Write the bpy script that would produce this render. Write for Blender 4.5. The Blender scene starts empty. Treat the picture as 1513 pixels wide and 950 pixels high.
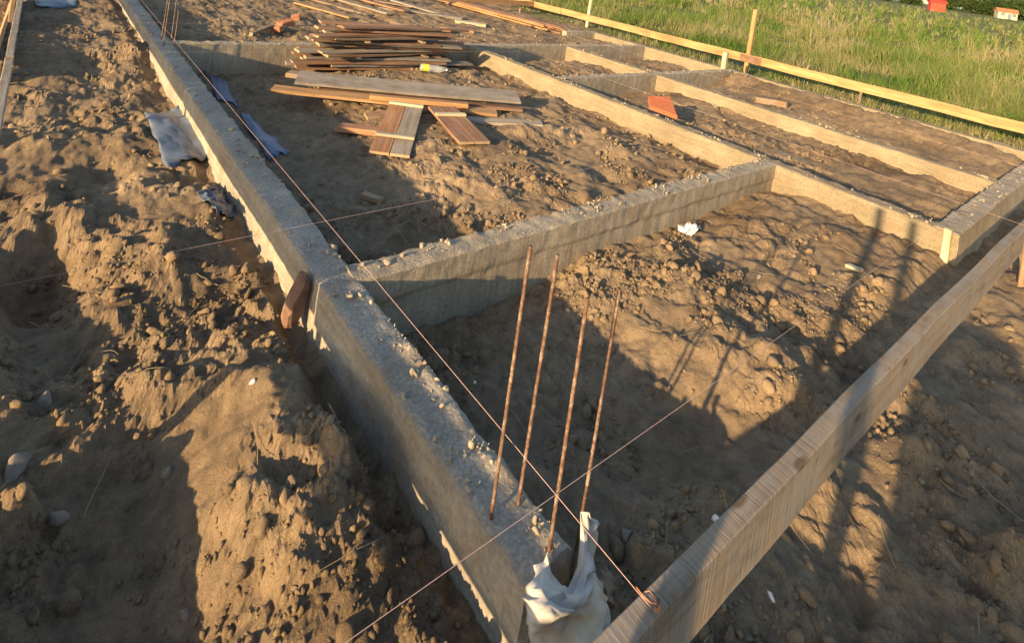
import bpy, bmesh, math, random
import numpy as np
from mathutils import Matrix, Vector

scene = bpy.context.scene
C = scene.collection
random.seed(7)
rng = np.random.default_rng(7)

# ------------------------------------------------------------------ camera
# world: X runs along the cross beams, Y along the long beams, z = 0 is the beam top
CAM_H = 1.6
PIX_W, PIX_H, FOC = 1513.0, 950.0, 839.7
PC = np.array([756.0, -73.8])                 # optical axis in photo pixels (shifted lens)
ROLL = math.radians(8.458)
HD = np.array([math.cos(ROLL), math.sin(ROLL)])
ND = np.array([-math.sin(ROLL), math.cos(ROLL)])
FWD = np.array([0.6412, 0.7674]); FWD /= np.linalg.norm(FWD)
RGT = np.array([FWD[1], -FWD[0]])
cam_d = bpy.data.cameras.new('camera')
cam = bpy.data.objects.new('camera', cam_d); C.objects.link(cam)
cam_d.sensor_width = 36.0
cam_d.lens = FOC / PIX_W * 36.0
cam_d.shift_y = (PC[1] - PIX_H / 2) / PIX_W
cam_d.clip_start = 0.05; cam_d.clip_end = 3000
R3 = Vector((RGT[0], RGT[1], 0)); U3 = Vector((0, 0, 1)); F3 = Vector((FWD[0], FWD[1], 0))
cX = R3 * math.cos(ROLL) + U3 * math.sin(ROLL)
cY = U3 * math.cos(ROLL) - R3 * math.sin(ROLL)
cam.matrix_world = Matrix((( cX.x, cY.x, -F3.x, 0), (cX.y, cY.y, -F3.y, 0), (cX.z, cY.z, -F3.z, CAM_H), (0, 0, 0, 1)))
scene.camera = cam
scene.render.resolution_x = 1024; scene.render.resolution_y = 642

# ------------------------------------------------------------------ light
SUN_EL = math.radians(13.5)
SUN_AZ = (0.982, 0.189)                      # direction in which the light travels, on the ground
world = bpy.data.worlds.new('World'); scene.world = world; world.use_nodes = True
wn = world.node_tree.nodes; wl = world.node_tree.links
sky = wn.new('ShaderNodeTexSky'); sky.sky_type = 'NISHITA'; sky.sun_disc = False
sky.sun_elevation = SUN_EL
sky.sun_rotation = math.atan2(-SUN_AZ[0], -SUN_AZ[1])
sky.air_density = 1.0; sky.dust_density = 1.0; sky.ozone_density = 1.0
bg = wn['Background']; bg.inputs['Strength'].default_value = 0.118
wl.new(sky.outputs[0], bg.inputs[0])
sun_d = bpy.data.lights.new('sun', 'SUN'); sun_d.energy = 5.0; sun_d.angle = math.radians(0.6)
sun_d.color = (1.0, 0.70, 0.37)
sun = bpy.data.objects.new('sun', sun_d); C.objects.link(sun)
sd = Vector((SUN_AZ[0] * math.cos(SUN_EL), SUN_AZ[1] * math.cos(SUN_EL), -math.sin(SUN_EL)))
sun.rotation_euler = sd.to_track_quat('-Z', 'Y').to_euler()
sun.location = (-20, -5, 8)
vs = scene.view_settings
vs.view_transform = 'Standard'; vs.look = 'None'; vs.gamma = 1.0; vs.use_curve_mapping = False
vs.exposure = 1.12

# ------------------------------------------------------------------ helpers
def at(u, v, z=0.0):
    d = np.array([u, v]) - PC; a = d @ HD; b = d @ ND; t = (CAM_H - z) / b
    p = (RGT * a + FWD * FOC) * t
    return np.array([p[0], p[1], z])
def at_plane(u, v, axis, val):
    d = np.array([u, v]) - PC; a = d @ HD; b = d @ ND
    w = np.append(RGT * a + FWD * FOC, -b); t = val / w[axis]
    return np.array([w[0] * t, w[1] * t, CAM_H + w[2] * t])
def height_at(x, y, v_row, u_col):
    """z at the vertical line over (x, y) seen at that pixel"""
    w = np.array([x, y]); fw = w @ FWD
    b = (np.array([u_col, v_row]) - PC) @ ND
    return CAM_H - b * fw / FOC

def _hash(ix, iy, seed):
    h = (ix.astype(np.int64) * 374761393 + iy.astype(np.int64) * 668265263 + seed * 974711) & 0xFFFFFFFF
    h = ((h ^ (h >> 13)) * 1274126177) & 0xFFFFFFFF
    return (h ^ (h >> 16)) & 0xFFFFFFFF
def perlin(x, y, seed=0):
    x = np.asarray(x, float); y = np.asarray(y, float)
    ix = np.floor(x); iy = np.floor(y); fx = x - ix; fy = y - iy
    def g(dx, dy):
        a = _hash(ix + dx, iy + dy, seed) / 4294967296.0 * 2 * math.pi
        return np.cos(a) * (fx - dx) + np.sin(a) * (fy - dy)
    u = fx ** 3 * (fx * (fx * 6 - 15) + 10); v = fy ** 3 * (fy * (fy * 6 - 15) + 10)
    a = g(0, 0) * (1 - u) + g(1, 0) * u; b = g(0, 1) * (1 - u) + g(1, 1) * u
    return (a * (1 - v) + b * v) * 1.5
def fbm(x, y, octv=4, seed=0, gain=0.5):
    s = 0; amp = 1; f = 1
    for o in range(octv):
        s = s + amp * perlin(x * f, y * f, seed + o * 17); amp *= gain; f *= 2.03
    return s
def sstep(a, b, x):
    t = np.clip((x - a) / (b - a), 0, 1); return t * t * (3 - 2 * t)

def mesh_np(name, verts, faces, smooth=False):
    verts = np.asarray(verts, np.float32); faces = np.asarray(faces, np.int32)
    me = bpy.data.meshes.new(name)
    n = faces.shape[1]
    me.vertices.add(len(verts)); me.vertices.foreach_set('co', verts.ravel())
    me.loops.add(faces.size); me.loops.foreach_set('vertex_index', faces.ravel())
    me.polygons.add(len(faces))
    me.polygons.foreach_set('loop_start', np.arange(0, faces.size, n, dtype=np.int32))
    me.polygons.foreach_set('loop_total', np.full(len(faces), n, np.int32))
    if smooth: me.polygons.foreach_set('use_smooth', np.ones(len(faces), bool))
    me.update(calc_edges=True); me.validate()
    return me
def link(name, me, mat, parent=None):
    o = bpy.data.objects.new(name, me); C.objects.link(o)
    if mat is not None and me is not None and not me.materials: me.materials.append(mat)
    if parent is not None: o.parent = parent
    return o
def tag(o, label, cat, group=None, kind=None):
    if label: o['label'] = label
    if cat: o['category'] = cat
    if group: o['group'] = group
    if kind: o['kind'] = kind
    return o
def empty(name, loc=(0, 0, 0)):
    o = bpy.data.objects.new(name, None); C.objects.link(o); o.location = loc
    o.empty_display_size = 0.1
    return o
def tube_np(path, rad, seg=8, cap=True):
    """tube along a polyline; rad scalar or list"""
    path = np.asarray(path, float); n = len(path)
    rad = np.full(n, rad) if np.isscalar(rad) else np.asarray(rad)
    T = np.gradient(path, axis=0); T /= np.linalg.norm(T, axis=1)[:, None]
    ref = np.array([0.3, 0.8, 0.1]) if abs(T[0] @ np.array([0.3, 0.8, 0.1])) < 0.75 else np.array([1.0, 0, 0])
    vs_, fs = [], []
    for i in range(n):
        a = np.cross(T[i], ref); a /= np.linalg.norm(a); b = np.cross(T[i], a)
        for k in range(seg):
            w = 2 * math.pi * k / seg
            vs_.append(path[i] + rad[i] * (a * math.cos(w) + b * math.sin(w)))
    for i in range(n - 1):
        for k in range(seg):
            k2 = (k + 1) % seg
            fs.append((i * seg + k, i * seg + k2, (i + 1) * seg + k2, (i + 1) * seg + k))
    if cap:
        for base in (0, (n - 1) * seg):
            c_ = len(vs_); vs_.append(path[0] if base == 0 else path[-1])
            for k in range(seg):
                k2 = (k + 1) % seg
                fs.append((base + k2, base + k, c_, c_) if base == 0 else (base + k, base + k2, c_, c_))
    return np.array(vs_), fs
def mesh_poly(name, verts, faces, smooth=False):
    me = bpy.data.meshes.new(name)
    fl = [tuple(dict.fromkeys(f)) for f in faces]
    me.from_pydata([tuple(v) for v in verts], [], fl)
    if smooth: me.polygons.foreach_set('use_smooth', np.ones(len(me.polygons), bool))
    me.update(); return me

# ------------------------------------------------------------------ materials
def new_mat(name):
    m = bpy.data.materials.new(name); m.use_nodes = True
    nt = m.node_tree; b = nt.nodes['Principled BSDF']
    return m, nt, b
def nd(nt, t, **kw):
    n = nt.nodes.new(t)
    for k, v in kw.items():
        if k in n.inputs.keys() if not k.startswith('_') else False: n.inputs[k].default_value = v
        else: setattr(n, k.lstrip('_'), v)
    return n
def noise(nt, vec, scale, detail=6, rough=0.55, dist=0.0):
    n = nt.nodes.new('ShaderNodeTexNoise'); n.inputs['Scale'].default_value = scale
    n.inputs['Detail'].default_value = detail; n.inputs['Roughness'].default_value = rough
    n.inputs['Distortion'].default_value = dist
    if vec is not None: nt.links.new(vec, n.inputs['Vector'])
    return n
def ramp(nt, fac, stops):
    r = nt.nodes.new('ShaderNodeValToRGB'); e = r.color_ramp.elements
    while len(e) < len(stops): e.new(0.5)
    for i, (p, c_) in enumerate(stops): e[i].position = p; e[i].color = (*c_, 1)
    nt.links.new(fac, r.inputs[0]); return r
def mixc(nt, fac, a, b, mode='MIX'):
    m = nt.nodes.new('ShaderNodeMix'); m.data_type = 'RGBA'; m.blend_type = mode
    for sock, idx in ((fac, 0), (a, 6), (b, 7)):
        if isinstance(sock, (int, float)): m.inputs[idx].default_value = sock
        elif isinstance(sock, tuple): m.inputs[idx].default_value = (*sock, 1)
        else: nt.links.new(sock, m.inputs[idx])
    return m.outputs[2]
def bump(nt, b, h, strength, dist):
    n = nt.nodes.new('ShaderNodeBump'); n.inputs['Strength'].default_value = strength
    n.inputs['Distance'].default_value = dist; nt.links.new(h, n.inputs['Height'])
    nt.links.new(n.outputs[0], b.inputs['Normal']); return n
def mapped(nt, src, scale):
    m = nt.nodes.new('ShaderNodeMapping'); m.inputs['Scale'].default_value = scale
    nt.links.new(src, m.inputs['Vector']); return m.outputs[0]

def soil_color(nt, vec):
    n1 = noise(nt, vec, 1.3, 7, 0.62); n2 = noise(nt, vec, 14, 8, 0.65); n3 = noise(nt, vec, 160, 3, 0.6)
    c1 = ramp(nt, n1.outputs[0], [(0.30, (0.135, 0.098, 0.064)), (0.46, (0.255, 0.188, 0.122)), (0.60, (0.305, 0.229, 0.150)), (0.74, (0.39, 0.302, 0.205))])
    c2 = ramp(nt, n2.outputs[0], [(0.32, (0.62, 0.62, 0.63)), (0.68, (1.12, 1.10, 1.05))])
    c3 = ramp(nt, n3.outputs[0], [(0.3, (0.74, 0.74, 0.74)), (0.66, (1.18, 1.17, 1.15))])
    a = mixc(nt, 1.0, c1.outputs[0], c2.outputs[0], 'MULTIPLY')
    return mixc(nt, 0.8, a, c3.outputs[0], 'MULTIPLY'), n2, n3
def soil_bump(nt, b, vec):
    h1 = noise(nt, vec, 38, 8, 0.72); h2 = noise(nt, vec, 260, 4, 0.65)
    ad = nt.nodes.new('ShaderNodeMath'); ad.operation = 'MULTIPLY_ADD'
    nt.links.new(h2.outputs[0], ad.inputs[0]); ad.inputs[1].default_value = 0.35
    nt.links.new(h1.outputs[0], ad.inputs[2])
    bump(nt, b, ad.outputs[0], 1.0, 0.013)

def make_ground_mat():
    m, nt, b = new_mat('ground_soil_and_grass')
    g = nt.nodes.new('ShaderNodeNewGeometry'); vec = g.outputs['Position']
    sc, n2, n3 = soil_color(nt, vec)
    gn = noise(nt, vec, 0.5, 6, 0.65); gn2 = noise(nt, vec, 6, 5, 0.6)
    gc = ramp(nt, gn.outputs[0], [(0.3, (0.075, 0.12, 0.028)), (0.5, (0.14, 0.15, 0.05)), (0.7, (0.24, 0.20, 0.10))])
    gc2 = ramp(nt, gn2.outputs[0], [(0.3, (0.6, 0.6, 0.6)), (0.7, (1.15, 1.15, 1.1))])
    gcol = mixc(nt, 1.0, gc.outputs[0], gc2.outputs[0], 'MULTIPLY')
    at_ = nt.nodes.new('ShaderNodeAttribute'); at_.attribute_name = 'grass'
    col = mixc(nt, at_.outputs['Fac'], sc, gcol)
    nt.links.new(col, b.inputs['Base Color'])
    b.inputs['Roughness'].default_value = 0.95; b.inputs['Specular IOR Level'].default_value = 0.15
    soil_bump(nt, b, vec); return m
def make_soil_mat():
    m, nt, b = new_mat('soil_clod')
    g = nt.nodes.new('ShaderNodeNewGeometry'); vec = g.outputs['Position']
    sc, _, _ = soil_color(nt, vec)
    sc = mixc(nt, 1.0, sc, (1.1, 1.1, 1.08), 'MULTIPLY')
    nt.links.new(sc, b.inputs['Base Color']); b.inputs['Roughness'].default_value = 0.95
    b.inputs['Specular IOR Level'].default_value = 0.15
    soil_bump(nt, b, vec); return m
def make_concrete(name, tint=(1, 1, 1), grain=(55, 55, 2.5), streak=1.0):
    m, nt, b = new_mat(name)
    g = nt.nodes.new('ShaderNodeNewGeometry'); vec = g.outputs['Position']
    sp = nt.nodes.new('ShaderNodeSeparateXYZ'); nt.links.new(g.outputs['True Normal'], sp.inputs[0])
    n1 = noise(nt, vec, 2.2, 9, 0.66); n2 = noise(nt, vec, 60, 6, 0.65)
    st = noise(nt, mapped(nt, vec, grain), 1.0, 5, 0.6)       # vertical form streaks
    c1 = ramp(nt, n1.outputs[0], [(0.3, (0.255, 0.215, 0.155)), (0.55, (0.345, 0.295, 0.215)), (0.75, (0.42, 0.365, 0.275))])
    c2 = ramp(nt, n2.outputs[0], [(0.3, (0.68, 0.68, 0.69)), (0.62, (1.06, 1.06, 1.05))])
    c3 = ramp(nt, st.outputs[0], [(0.32, (0.66, 0.65, 0.63)), (0.6, (1.07, 1.07, 1.06))])
    a = mixc(nt, 1.0, c1.outputs[0], c2.outputs[0], 'MULTIPLY')
    ab = nt.nodes.new('ShaderNodeMath'); ab.operation = 'ABSOLUTE'; nt.links.new(sp.outputs[2], ab.inputs[0])
    inv = nt.nodes.new('ShaderNodeMath'); inv.operation = 'SUBTRACT'; inv.inputs[0].default_value = 1.0
    nt.links.new(ab.outputs[0], inv.inputs[1])
    a = mixc(nt, inv.outputs[0], a, mixc(nt, streak, a, c3.outputs[0], 'MULTIPLY'))
    a = mixc(nt, 1.0, a, tint, 'MULTIPLY')
    vo = nt.nodes.new('ShaderNodeTexVoronoi'); vo.inputs['Scale'].default_value = 75; nt.links.new(vec, vo.inputs['Vector'])
    ag = ramp(nt, vo.outputs['Distance'], [(0.10, (1.25, 1.24, 1.20)), (0.34, (1.04, 1.04, 1.03)), (0.62, (0.90, 0.89, 0.88))])
    a = mixc(nt, ab.outputs[0], a, mixc(nt, 1.0, a, ag.outputs[0], 'MULTIPLY'))
    pn = noise(nt, vec, 130, 2, 0.5); pm = ramp(nt, pn.outputs[0], [(0.25, (0.45, 0.44, 0.42)), (0.33, (1, 1, 1))])
    a = mixc(nt, 1.0, a, pm.outputs[0], 'MULTIPLY')
    # soil smeared on the concrete, in patches
    n4 = noise(nt, vec, 5.5, 7, 0.7)
    dm = ramp(nt, n4.outputs[0], [(0.52, (0, 0, 0)), (0.68, (0.65, 0.65, 0.65))])
    a = mixc(nt, dm.outputs[0], a, (0.24, 0.17, 0.105))
    nt.links.new(a, b.inputs['Base Color']); b.inputs['Roughness'].default_value = 0.88
    b.inputs['Specular IOR Level'].default_value = 0.25
    ad = nt.nodes.new('ShaderNodeMath'); ad.operation = 'MULTIPLY_ADD'
    nt.links.new(st.outputs[0], ad.inputs[0]); ad.inputs[1].default_value = 0.6
    nt.links.new(n2.outputs[0], ad.inputs[2])
    ag2 = nt.nodes.new('ShaderNodeMath'); ag2.operation = 'MULTIPLY_ADD'; mk_ = nt.nodes.new('ShaderNodeMath'); mk_.operation = 'MULTIPLY'; nt.links.new(vo.outputs['Distance'], mk_.inputs[0]); nt.links.new(ab.outputs[0], mk_.inputs[1]); nt.links.new(mk_.outputs[0], ag2.inputs[0]); ag2.inputs[1].default_value = -0.7
    nt.links.new(ad.outputs[0], ag2.inputs[2])
    bump(nt, b, ag2.outputs[0], 0.5, 0.006); return m
def make_wood(name, dark, mid, light, rough=0.8, weather=0.0):
    m, nt, b = new_mat(name)
    tc = nt.nodes.new('ShaderNodeTexCoord'); oi = nt.nodes.new('ShaderNodeObjectInfo')
    add = nt.nodes.new('ShaderNodeVectorMath'); add.operation = 'ADD'
    mul = nt.nodes.new('ShaderNodeMath'); mul.operation = 'MULTIPLY'; mul.inputs[1].default_value = 37.0
    nt.links.new(oi.outputs['Random'], mul.inputs[0])
    nt.links.new(tc.outputs['Object'], add.inputs[0]); nt.links.new(mul.outputs[0], add.inputs[1])
    v = add.outputs[0]
    n1 = noise(nt, mapped(nt, v, (2.2, 42, 42)), 1.0, 7, 0.62, 0.4)
    n2 = noise(nt, mapped(nt, v, (1.0, 4, 4)), 1.6, 5, 0.6)
    n3 = noise(nt, mapped(nt, v, (6, 160, 160)), 1.0, 3, 0.6)
    c1 = ramp(nt, n1.outputs[0], [(0.28, dark), (0.52, mid), (0.75, light)])
    c2 = ramp(nt, n2.outputs[0], [(0.3, (0.66, 0.64, 0.62)), (0.7, (1.15, 1.14, 1.12))])
    a = mixc(nt, 1.0, c1.outputs[0], c2.outputs[0], 'MULTIPLY')
    rr = ramp(nt, oi.outputs['Random'], [(0.0, (0.68, 0.68, 0.70)), (0.5, (1.0, 0.98, 0.95)), (1.0, (1.2, 1.12, 1.03))])
    a = mixc(nt, 1.0, a, rr.outputs[0], 'MULTIPLY')
    if weather > 0:
        n4 = noise(nt, v, 7, 6, 0.7); wm = ramp(nt, n4.outputs[0], [(0.42, (0, 0, 0)), (0.62, (weather,) * 3)])
        a = mixc(nt, wm.outputs[0], a, (0.30, 0.275, 0.245))
    g = nt.nodes.new('ShaderNodeNewGeometry'); vt = nt.nodes.new('ShaderNodeVectorTransform'); vt.vector_type = 'NORMAL'; vt.convert_from = 'WORLD'; vt.convert_to = 'OBJECT'
    nt.links.new(g.outputs['True Normal'], vt.inputs[0]); sx = nt.nodes.new('ShaderNodeSeparateXYZ'); nt.links.new(vt.outputs[0], sx.inputs[0])
    axn = nt.nodes.new('ShaderNodeMath'); axn.operation = 'ABSOLUTE'; nt.links.new(sx.outputs[0], axn.inputs[0])
    em = ramp(nt, axn.outputs[0], [(0.85, (0, 0, 0)), (0.95, (0.75, 0.75, 0.75))])          # sawn end grain is paler
    a = mixc(nt, em.outputs[0], a, mixc(nt, 1.0, (0.50, 0.37, 0.22), c2.outputs[0], 'MULTIPLY'))
    nt.links.new(a, b.inputs['Base Color']); b.inputs['Roughness'].default_value = rough
    b.inputs['Specular IOR Level'].default_value = 0.25
    bump(nt, b, n3.outputs[0], 0.45, 0.004); return m
def make_sawn(name):
    """batter board of rough sawn lumber: saw marks run across the grain"""
    m, nt, b = new_mat(name)
    tc = nt.nodes.new('ShaderNodeTexCoord'); v = tc.outputs['Object']
    n1 = noise(nt, mapped(nt, v, (1.3, 26, 26)), 1.0, 6, 0.6, 0.5)
    w = noise(nt, mapped(nt, v, (85, 3.0, 3.0)), 1.0, 4, 0.6, 1.5)
    n2 = noise(nt, v, 6, 7, 0.7)
    c1 = ramp(nt, n1.outputs[0], [(0.3, (0.20, 0.145, 0.092)), (0.52, (0.29, 0.217, 0.145)), (0.75, (0.37, 0.288, 0.20))])
    c2 = ramp(nt, w.outputs[0], [(0.33, (0.66, 0.66, 0.66)), (0.48, (0.98, 0.98, 0.98)), (0.70, (1.10, 1.10, 1.10))])
    c3 = ramp(nt, n2.outputs[0], [(0.35, (0, 0, 0)), (0.65, (0.85, 0.85, 0.85))])
    a = mixc(nt, 0.85, c1.outputs[0], c2.outputs[0], 'MULTIPLY')
    a = mixc(nt, c3.outputs[0], a, mixc(nt, 0.85, (0.265, 0.245, 0.22), c2.outputs[0], 'MULTIPLY'))
    n5 = noise(nt, mapped(nt, v, (2.0, 9, 9)), 1.7, 7, 0.7); dk = ramp(nt, n5.outputs[0], [(0.30, (0.55, 0.53, 0.50)), (0.48, (1, 1, 1))])
    a = mixc(nt, 0.9, a, dk.outputs[0], 'MULTIPLY')
    vk = nt.nodes.new('ShaderNodeTexVoronoi'); vk.inputs['Scale'].default_value = 1.0; nt.links.new(mapped(nt, v, (2.6, 7, 7)), vk.inputs['Vector'])
    kn_ = ramp(nt, vk.outputs['Distance'], [(0.07, (0.35, 0.28, 0.22)), (0.13, (1, 1, 1))])
    a = mixc(nt, 0.8, a, kn_.outputs[0], 'MULTIPLY')
    nt.links.new(a, b.inputs['Base Color']); b.inputs['Roughness'].default_value = 0.85
    b.inputs['Specular IOR Level'].default_value = 0.2
    bump(nt, b, w.outputs[0], 0.5, 0.006); return m
def make_plain(name, col, rough=0.6, metallic=0.0, var=0.25, scale=30, bmp=0.2, spec=0.4):
    m, nt, b = new_mat(name)
    tc = nt.nodes.new('ShaderNodeTexCoord')
    n = noise(nt, tc.outputs['Object'], scale, 6, 0.62)
    c_ = ramp(nt, n.outputs[0], [(0.3, tuple(x * (1 - var) for x in col)), (0.7, tuple(min(1, x * (1 + var)) for x in col))])
    nt.links.new(c_.outputs[0], b.inputs['Base Color']); b.inputs['Roughness'].default_value = rough
    b.inputs['Metallic'].default_value = metallic; b.inputs['Specular IOR Level'].default_value = spec
    if bmp: bump(nt, b, n.outputs[0], bmp, 0.003)
    return m
def make_rust():
    m, nt, b = new_mat('rusty_steel')
    tc = nt.nodes.new('ShaderNodeTexCoord'); v = tc.outputs['Object']
    n1 = noise(nt, v, 17, 7, 0.75); n2 = noise(nt, v, 140, 4, 0.6)
    c1 = ramp(nt, n1.outputs[0], [(0.36, (0.075, 0.040, 0.026)), (0.5, (0.17, 0.095, 0.060)), (0.62, (0.36, 0.29, 0.22))])
    c2 = ramp(nt, n2.outputs[0], [(0.3, (0.7, 0.7, 0.7)), (0.7, (1.15, 1.1, 1.1))])
    nt.links.new(mixc(nt, 1.0, c1.outputs[0], c2.outputs[0], 'MULTIPLY'), b.inputs['Base Color'])
    b.inputs['Roughness'].default_value = 0.75; b.inputs['Metallic'].default_value = 0.15
    bump(nt, b, n2.outputs[0], 0.5, 0.002); return m
def make_leaf(name, cols, trans=0.25):
    m, nt, b = new_mat(name)
    g = nt.nodes.new('ShaderNodeNewGeometry')
    rnd = g.outputs['Random Per Island']
    n = noise(nt, g.outputs['Position'], 0.30, 5, 0.65)
    ad = nt.nodes.new('ShaderNodeMath'); ad.operation = 'MULTIPLY_ADD'; ad.inputs[1].default_value = 0.45
    nt.links.new(rnd, ad.inputs[0])
    m2 = nt.nodes.new('ShaderNodeMath'); m2.operation = 'MULTIPLY_ADD'; m2.inputs[1].default_value = 2.4; m2.inputs[2].default_value = -0.93
    nt.links.new(n.outputs[0], m2.inputs[0]); nt.links.new(m2.outputs[0], ad.inputs[2])
    c_ = ramp(nt, ad.outputs[0], [(i / (len(cols) - 1), c) for i, c in enumerate(cols)])
    nt.links.new(c_.outputs[0], b.inputs['Base Color']); b.inputs['Roughness'].default_value = 0.7
    b.inputs['Specular IOR Level'].default_value = 0.2
    tr = nt.nodes.new('ShaderNodeBsdfTranslucent'); nt.links.new(c_.outputs[0], tr.inputs[0])
    mx = nt.nodes.new('ShaderNodeMixShader'); mx.inputs[0].default_value = trans
    out = nt.nodes['Material Output']
    nt.links.new(b.outputs[0], mx.inputs[1]); nt.links.new(tr.outputs[0], mx.inputs[2]); nt.links.new(mx.outputs[0], out.inputs[0])
    return m

M = {}
M['ground'] = make_ground_mat(); M['soil'] = make_soil_mat()
M['concrete_long'] = make_concrete('board_formed_concrete', (0.88, 0.85, 0.78), (24, 3.0, 26), 0.6)
M['concrete_shade_tint'] = make_concrete('shade_tinted_formed_concrete', (1.10, 1.15, 1.30), (28, 1.3, 30), 0.7)  # bluish grey of shade is put into the left beam's tint
M['concrete_cross'] = make_concrete('streaked_concrete', (1.12, 1.12, 1.16), (55, 55, 2.5), 0.7)
M['chip'] = make_concrete('concrete_chip', (1.25, 1.27, 1.32))
M['w_red'] = make_wood('reddish_plank_wood', (0.17, 0.080, 0.042), (0.31, 0.165, 0.088), (0.43, 0.26, 0.145), 0.8, 0.25)
M['w_brown'] = make_wood('brown_plank_wood', (0.15, 0.095, 0.058), (0.28, 0.185, 0.115), (0.40, 0.28, 0.18), 0.85, 0.4)
M['w_grey'] = make_wood('weathered_grey_plank_wood', (0.17, 0.142, 0.112), (0.285, 0.245, 0.195), (0.38, 0.335, 0.275), 0.85, 0.6)
M['w_fresh'] = make_wood('fresh_yellow_plank_wood', (0.31, 0.172, 0.080), (0.43, 0.262, 0.130), (0.52, 0.35, 0.19), 0.75, 0.0)
M['w_pale'] = make_wood('pale_stake_wood', (0.42, 0.36, 0.23), (0.58, 0.52, 0.36), (0.68, 0.62, 0.46), 0.75, 0.0)
M['sawn'] = make_sawn('rough_sawn_batter_board')
M['rust'] = make_rust()
M['string'] = make_plain('pink_mason_line', (0.55, 0.37, 0.33), 0.8, 0, 0.2, 90, 0)
M['string_orange'] = make_plain('orange_line', (0.72, 0.24, 0.08), 0.75, 0, 0.15, 90, 0)
M['tile'] = make_plain('fired_orange_clay', (0.44, 0.135, 0.058), 0.75, 0, 0.16, 25, 0.25, 0.3)
M['brickred'] = make_plain('broken_brick_clay', (0.38, 0.17, 0.09), 0.85, 0, 0.3, 25, 0.4, 0.2)
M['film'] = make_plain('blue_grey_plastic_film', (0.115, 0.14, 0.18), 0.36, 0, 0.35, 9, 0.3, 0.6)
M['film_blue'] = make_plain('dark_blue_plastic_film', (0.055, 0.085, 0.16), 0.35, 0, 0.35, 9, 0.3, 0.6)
M['paper'] = make_plain('white_sack_paper', (0.76, 0.73, 0.68), 0.6, 0, 0.10, 14, 0.5, 0.3)
def add_translucent(m, fac, col):
    nt = m.node_tree; b = nt.nodes['Principled BSDF']; tr = nt.nodes.new('ShaderNodeBsdfTranslucent'); tr.inputs[0].default_value = (*col, 1)
    mx = nt.nodes.new('ShaderNodeMixShader'); mx.inputs[0].default_value = fac
    nt.links.new(b.outputs[0], mx.inputs[1]); nt.links.new(tr.outputs[0], mx.inputs[2]); nt.links.new(mx.outputs[0], nt.nodes['Material Output'].inputs[0])
add_translucent(M['paper'], 0.35, (0.7, 0.62, 0.5))
M['cloth'] = make_plain('brown_sack_paper', (0.26, 0.19, 0.125), 0.85, 0, 0.25, 14, 0.5, 0.2)
M['white'] = make_plain('white_plastic_scrap', (0.72, 0.70, 0.66), 0.5, 0, 0.1, 20, 0.3)
M['stone'] = make_plain('pale_stone', (0.24, 0.21, 0.175), 0.9, 0, 0.2, 40, 0.4, 0.3)
M['straw'] = make_leaf('dry_straw', [(0.30, 0.22, 0.12), (0.44, 0.34, 0.2), (0.52, 0.43, 0.28)], 0.1)
M['grass'] = make_leaf('field_grass', [(0.065, 0.15, 0.018), (0.10, 0.20, 0.028), (0.16, 0.235, 0.048), (0.27, 0.265, 0.095), (0.40, 0.33, 0.18), (0.50, 0.42, 0.28)], 0.45)
M['leaf'] = make_leaf('tree_leaf', [(0.022, 0.042, 0.012), (0.045, 0.080, 0.020), (0.08, 0.12, 0.03)], 0.25)
M['bark'] = make_plain('tree_bark', (0.12, 0.09, 0.065), 0.9, 0, 0.3, 6, 0.5, 0.2)

# ------------------------------------------------------------------ layout of the foundation (metres)
LB0, LB1 = 1.144, 1.312            # long beam beside the left batter board
B2_0, B2_1 = 2.288, 2.436          # cross beam
R1_0, R1_1 = 5.43, 5.575
R2_0, R2_1 = 7.65, 7.79
RO_0, RO_1 = 10.02, 10.17          # outer long beam by the field
FR_0, FR_1 = 0.925, 1.085          # front cross beam
MB_0, MB_1 = 5.20, 5.33
TB_0, TB_1 = 7.20, 7.34
BEAMS = [(LB0, LB1, 0.94, 12.5), (LB1, R1_0, B2_0, B2_1), (R1_0, R1_1, FR_1, TB_0), (R2_0, R2_1, FR_1, TB_0),
         (RO_0, RO_1, 0.3, 8.78), (R1_0, RO_0, FR_0, FR_1), (R1_1, RO_0, MB_0, MB_1), (LB1, RO_0, TB_0, TB_1), (9.1, RO_0, 8.62, 8.76)]

# ------------------------------------------------------------------ ground
def axis_steps(pos_lim, neg_lim, fine=2.7, s0=0.0112, k=0.0067):
    p = [0.0]
    while p[-1] < pos_lim:
        d = p[-1]; p.append(d + (s0 if d < fine else (max(s0, k * d) if d < 12 else 0.035 * (d - 12) + k * 12)))
    n = [0.0]
    while n[-1] > neg_lim:
        d = -n[-1]; n.append(n[-1] - max(0.02, 0.05 * d))
    return np.array(n[:0:-1] + p)
gx = axis_steps(700, -120); gy = axis_steps(700, -120)
GX, GY = np.meshgrid(gx, gy, indexing='ij')

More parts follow.
